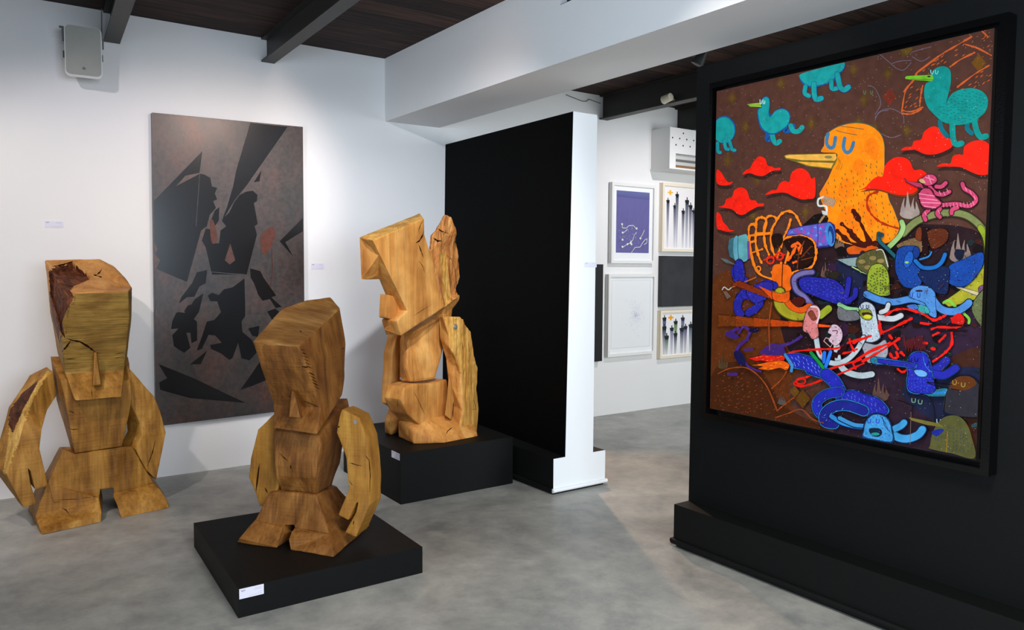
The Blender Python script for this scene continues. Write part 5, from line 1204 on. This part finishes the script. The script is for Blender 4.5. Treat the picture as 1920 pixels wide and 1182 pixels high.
def pale(r, x0, x1, z0, z1, y):
    a = Flat(y, x0, x1, z0, z1); rr = random.Random(5)
    a.poly([(0, 0), (1, 0), (1, 1), (0, 1)], (196, 208, 208)); a.poly([(.008, .005), (.992, .005), (.992, .995), (.008, .995)], (238, 241, 243))
    for i in range(160):
        t = rr.uniform(0, 6.3); q_ = abs(rr.gauss(0, .14)); u, v = .62+q_*math.cos(t), .52+q_*1.1*math.sin(t); w_ = rr.uniform(0, 3.1)
        a.seg((u, v), (u+.03*math.cos(w_), v+.02*math.sin(w_)), .0018, (216, 216, 234))
    a.done(r)
def hand(a, u, v, s, c0, c1, vend):
    """raised fist with pointing finger, its colour running down the sheet"""
    a.poly([(u-s*.5, v+s*.7), (u+s*.5, v+s*.7), (u+s*.25, vend), (u-s*.25, vend)], [c0, c0, c1, c1])
    a.poly([(u-s*.15, v-s*.9), (u+s*.12, v-s*.9), (u+s*.14, v-s*.2), (u+s*.5, v-s*.25), (u+s*.6, v+s*.3), (u+s*.4, v+s*.9), (u-s*.35, v+s*.9), (u-s*.65, v+s*.2), (u-s*.55, v-s*.2), (u-s*.17, v-s*.15)], (28, 30, 38))
def hands_a(r, x0, x1, z0, z1, y):
    a = Flat(y, x0, x1, z0, z1)
    a.poly([(0, 0), (1, 0), (1, 1), (0, 1)], (244, 240, 240))
    for u, v, s in ((.07, .22, .052), (.2, .3, .052), (.24, .11, .055), (.36, .38, .055), (.43, .2, .065), (.5, .28, .06), (.56, .36, .05), (.62, .2, .055), (.74, .26, .06), (.85, .18, .055), (.93, .33, .055)):
        hand(a, u, v, s, (70, 74, 96), (222, 222, 232), 1.0)
    for q_ in ([(.06, .075), (.16, .075), (.16, .095), (.06, .095)], [(.095, .045), (.125, .045), (.125, .125), (.095, .125)]): a.poly(q_, (250, 184, 40))
    a.done(r)
def hands_b(r, x0, x1, z0, z1, y):
    a = Flat(y, x0, x1, z0, z1)
    a.poly([(0, 0), (1, 0), (1, 1), (0, 1)], (238, 238, 240))
    for u, v, s, c in ((.06, .1, .08, (60, 80, 130)), (.06, .32, .09, (50, 56, 90)), (.12, .55, .09, (60, 96, 70)), (.24, .36, .08, (120, 120, 150)), (.33, .2, .08, (90, 130, 70)), (.33, .5, .08, (40, 50, 70)), (.5, .12, .08, (90, 100, 140)), (.48, .38, .09, (60, 60, 90)), (.57, .34, .08, (90, 80, 120)), (.7, .3, .09, (60, 80, 110)), (.85, .18, .08, (70, 110, 80)), (.88, .46, .09, (60, 60, 100))):
        hand(a, u, v, s, c, tuple(int(200+x*.15) for x in c), 1.0)
    for q_ in ([(.15, .075), (.27, .075), (.27, .12), (.15, .12)], [(.19, .035), (.23, .035), (.23, .165), (.19, .165)]): a.poly(q_, (252, 164, 20))
    a.done(r)
DP = .05
picture('picture_frame', 'white box frame holding the violet print with white squiggles, upper left of the group', 5.085, 5.672, 1.478, 2.252, DP, .028, M['frame_white'], violet, matw=.045, matb=.075)
picture('picture_frame', 'white box frame holding a nearly blank pale sheet, below the violet print', 5.055, 5.69, .572, 1.372, DP, .026, M['frame_white'], pale, matw=.03, matb=.05)
picture('picture_frame', 'cream framed print of black raised hands streaking down under a yellow cross, top row', 5.765, 6.62, 1.602, 2.290, DP, .028, M['frame_cream'], hands_a, matw=.012)
picture('picture_frame', 'small cream framed print of dark hands with green streaks and an orange cross, bottom row', 5.765, 6.45, .512, 1.002, DP, .024, M['frame_cream'], hands_b, matw=.012)
o = box_obj('canvas_painting', (5.768, 6.5, WY-.055, WY-.002, 1.04, 1.557), mat('mottled_charcoal_canvas', (46, 47, 50), .45, .4, var=.6, vscale=7), None, .003)
tag(o, 'unframed charcoal black canvas hung between the two cream framed hand prints', 'painting')
o = box_obj('canvas_painting', (4.45, 4.978, WY-.055, WY-.002, .542, 1.467), mat('black_canvas', (22, 23, 26), .4, .4, var=.3), None, .003)
tag(o, 'narrow visible strip of a black framed canvas, just past the white partition end', 'painting')

# ------------------------------------------------------------------ air conditioner cabinet
ac = thing('air_conditioner_cabinet', 'white box cabinet with punched holes around an air conditioner high on the far wall', 'air conditioner', (6.2, WY, 2.4))
bm = bmesh.new()
ax0, ax1, ay0, ay1, az0, az1 = 5.642, 6.75, 5.41, WY-.002, 2.415, 2.80
th = .018
for d in ((ax0, ax0+th, ay0+th, ay1, az0, az1-th), (ax1-th, ax1, ay0+th, ay1, az0, az1-th), (ax0, ax1, ay0+th, ay1, az1-th, az1), (ax0, ax0+.085, ay0, ay0+th, az0, 2.553), (ax1-.085, ax1, ay0, ay0+th, az0, 2.553), (ax0, ax1, ay0, ay0+th, 2.553, az1)): box(bm, *d)
loc(finish('cabinet', bm, M['frame_white'], ac), ac)
loc(box_obj('shelf', (ax0-.012, ax1+.01, ay0-.012, ay1, az0-.016, az0), M['frame_white'], ac), ac)
bm = bmesh.new()
for i in range(12):
    for j, zz in enumerate((2.755, 2.70, 2.635)):
        x = ax0+.035+i*.1+(j % 2)*.0+(.05 if j in (0, 2) else 0)
        if x > ax1-.03 or (j == 0 and i % 2 == 0): continue
        cyl(bm, (x, ay0-.0008, zz), (x, ay0+.004, zz), .0085, n=12)
loc(finish('vent_hole', bm, M['hole'], ac), ac)['kind'] = 'stuff'
bm = bmesh.new()
box(bm, ax0+.09, ax1-.09, ay0+.05, ay1-.01, 2.45, 2.60); bevel(bm, .02, 3)
u_ = loc(finish('cooling_unit', bm, M['plastic'], ac, 40), ac)
loc(box_obj('louvre', (ax0+.1, ax1-.1, ay0+.035, ay0+.05, 2.485, 2.505), M['gasket'], ac), ac)
loc(box_obj('air_outlet', (ax0+.09, ax1-.09, ay0+.02, ay0+.16, az0+.001, az0+.03), M['ac_brown'], ac), ac)

# ------------------------------------------------------------------ wall speaker
sp = thing('wall_speaker', 'light grey rounded loudspeaker mounted high on the wall beside the first joist', 'speaker', (.635, 5.46, 2.73))
def rrect(w_, h_, r, n=6, top=None):
    p = []
    for cx, cz, a0 in ((w_-r, h_-r, 0), (-w_+r, h_-r, 90), (-w_+r, -h_+r, 180), (w_-r, -h_+r, 270)):
        for k in range(n+1):
            t = math.radians(a0+90*k/n); p.append((cx+r*math.cos(t), cz+r*math.sin(t)))
    return p
def slab(bm, outline, y0, y1, bulge=0, shrink=1):
    F_ = [bm.verts.new((x, y0, z)) for x, z in outline]; B_ = [bm.verts.new((x*shrink, y1, z*shrink)) for x, z in outline]
    n = len(F_)
    bm.faces.new(B_)
    if bulge:
        prev = F_
        for k in (1, 2, 3):
            s = 1-k*.28; ring = [bm.verts.new((x*s, y0-bulge*(1-s*s), z*s)) for x, z in outline]
            for i in range(n): bm.faces.new((prev[i], prev[(i+1) % n], ring[(i+1) % n], ring[i]))
            prev = ring
        bm.faces.new(prev[::-1])
    else: bm.faces.new(F_[::-1])
    for i in range(n): bm.faces.new((F_[i], B_[i], B_[(i+1) % n], F_[(i+1) % n]))
    bmesh.ops.recalc_face_normals(bm, faces=bm.faces)
bm = bmesh.new(); slab(bm, rrect(.1, .152, .03), -.005, .15, 0, .72); loc_ = finish('body', bm, M['plastic'], sp, 35)
bm = bmesh.new(); slab(bm, [(x, z+.006) for x, z in rrect(.094, .143, .026)], -.008, .0, .012); finish('grille', bm, M['grille'], sp, 50)
bm = bmesh.new(); cyl(bm, (0, -.019, -.098), (0, -.023, -.098), .0075, n=16); finish('badge', bm, M['gasket'], sp)
bm = bmesh.new()
box(bm, -.112, -.1, .02, .05, .06, .135); box(bm, -.125, -.1, .02, .05, .135, .142); box(bm, .104, .112, .03, .06, .04, .10); box(bm, -.11, .11, .15, .165, -.02, .02); box(bm, -.02, .02, .16, .198, -.03, .03)
finish('bracket', bm, M['dark_metal'], sp)
bm = bmesh.new(); tube(bm, [(.11, .19, .31), (.107, .19, .16), (.1, .15, .08)], .003); finish('cable', bm, M['cable'], sp)
sp.rotation_euler = (math.radians(4), 0, math.radians(-6))

a_, b_ = on(91, 41, 1, WY-.004), on(121, 74, 1, WY-.004)
tag(box_obj('wall_plate', (a_.x, b_.x+.03, WY-.006, WY-.0005, b_.z, a_.z), M['wall'], None, .002), 'blank white square cover plate on the wall just left of the speaker', 'cover plate')

# ------------------------------------------------------------------ small lamps
lm = thing('spotlight', 'small black spotlight hanging over the top corner of the right black partition', 'spotlight', (3.34, 2.97, CZ))
bm = bmesh.new(); box(bm, -.035, .035, -.035, .035, -.03, -.001); finish('ceiling_mount', bm, M['lamp_black'], lm)
bm = bmesh.new(); box(bm, -.028, -.022, -.008, .008, -.44, -.03); box(bm, .026, .032, -.008, .008, -.44, -.03); box(bm, -.028, .032, -.008, .008, -.446, -.44); finish('bracket', bm, M['lamp_black'], lm)
bm = bmesh.new(); cyl(bm, (.01, .0, -.43), (-.012, .03, -.50), .022, .036, 20); cyl(bm, (.01, .0, -.43), (.018, -.012, -.408), .022, .014, 20); finish('lamp_head', bm, M['lamp_black'], lm, 40)
bm = bmesh.new(); cyl(bm, (.0185, -.0125, -.407), (.0195, -.014, -.403), .012, .009, 12); finish('cap', bm, M['lamp_cream'], lm)
lp = on(1253, 186, 0, 4.915)
l2 = thing('spotlight', 'small cream spotlight fixed on the lower flange of the steel joist', 'spotlight', lp)
bm = bmesh.new(); cyl(bm, (-.01, -.04, .012), (-.01, .045, -.002), .032, .036, 20); finish('lamp_head', bm, M['lamp_cream'], l2, 40)
bm = bmesh.new(); cyl(bm, (.0, .0, .0), (.085, .0, .0), .012, n=12); finish('bracket', bm, M['lamp_cream'], l2, 40)
bm = bmesh.new(); a = on(1062, 178, 1, WY-.01); tube(bm, [a, on(1092, 190, 1, WY-.01), on(1100, 190, 1, WY-.01), on(1104, 186, 1, WY-.01), on(1126, 194, 1, WY-.01)], .004)
tag(finish('cable', bm, M['cable']), 'thin loose cable sagging along the wall just under the ceiling', 'cable')

# ------------------------------------------------------------------ label cards
def card(origin, right, up, w_, h_, nrm, label):
    """origin = lower left corner; card 2 mm thick with logo mark and print lines"""
    right, up, nrm = Vector(right), Vector(up), Vector(nrm); O = Vector(origin)
    r = thing('label_card', label, 'label', O, 'white caption cards')
    bm = bmesh.new()
    def q4(x0, x1, y0, y1, a, b, mi):
        vs_ = [bm.verts.new(right*x+up*y+nrm*k) for k in (a, b) for x, y in ((x0, y0), (x1, y0), (x1, y1), (x0, y1))]
        fs = [bm.faces.new([vs_[i] for i in f]) for f in ((3, 2, 1, 0), (4, 5, 6, 7), (0, 1, 5, 4), (1, 2, 6, 5), (2, 3, 7, 6), (3, 0, 4, 7))]
        for f in fs: f.material_index = mi
    q4(0, w_, 0, h_, .0005, .003, 0)
    bmesh.ops.recalc_face_normals(bm, faces=bm.faces)
    finish('card', bm, M['card'], r)
    e0, e1 = .003, .0033
    bm = bmesh.new()
    for x0, x1, y0, y1, mi in ((.64, .93, .80, .83, 1), (.58, .93, .67, .70, 1), (.82, .94, .34, .37, 1), (.36, .93, .17, .195, 1)):
        n = max(2, int((x1-x0)/.05))
        for i in range(n):
            xa = x0+(x1-x0)*i/n; q4(xa*w_, (xa+(x1-x0)/n*.72)*w_, y0*h_, y1*h_, e0, e1, mi)
    finish('text_lines', bm, [M['ink'], M['ink_pale']], r); bm = bmesh.new()
    for poly in ([(.06, .84), (.09, .84), (.12, .77), (.14, .80), (.145, .74), (.11, .72)], [(.14, .80), (.17, .84), (.2, .83), (.19, .77), (.155, .76)], [(.2, .83), (.24, .83), (.25, .78), (.21, .77)]):
        f = bm.faces.new([bm.verts.new(right*x*w_+up*y*h_+nrm*e1) for x, y in poly]); f.material_index = 0
    for i in range(4): q4((.1+.03*i)*w_, (.12+.03*i)*w_, .66*h_, .685*h_, e0, e1, 1)
    finish('logo_mark', bm, [M['ink'], M['ink_pale']], r)
    return r
X, Z, NY = (1, 0, 0), (0, 0, 1), (0, -1, 0)
card((.418, WY, 1.672), X, Z, .100, .040, NY, 'white caption card on the back wall above the left carving')
card((2.125, WY, 1.416), X, Z, .100, .043, NY, 'white caption card on the back wall just right of the steel panel')
card((3.249, PY-.0006, 1.442), X, Z, .100, .032, NY, 'white caption card stuck on the white end of the black partition')
card((.880, 3.1945, .080), X, Z, .100, .042, NY, 'white caption card at the corner of the low flat pedestal')
card((2.1245, 4.318, .268), (0, -1, 0), Z, .108, .042, (-1, 0, 0), 'white caption card on the left side of the tall box pedestal')
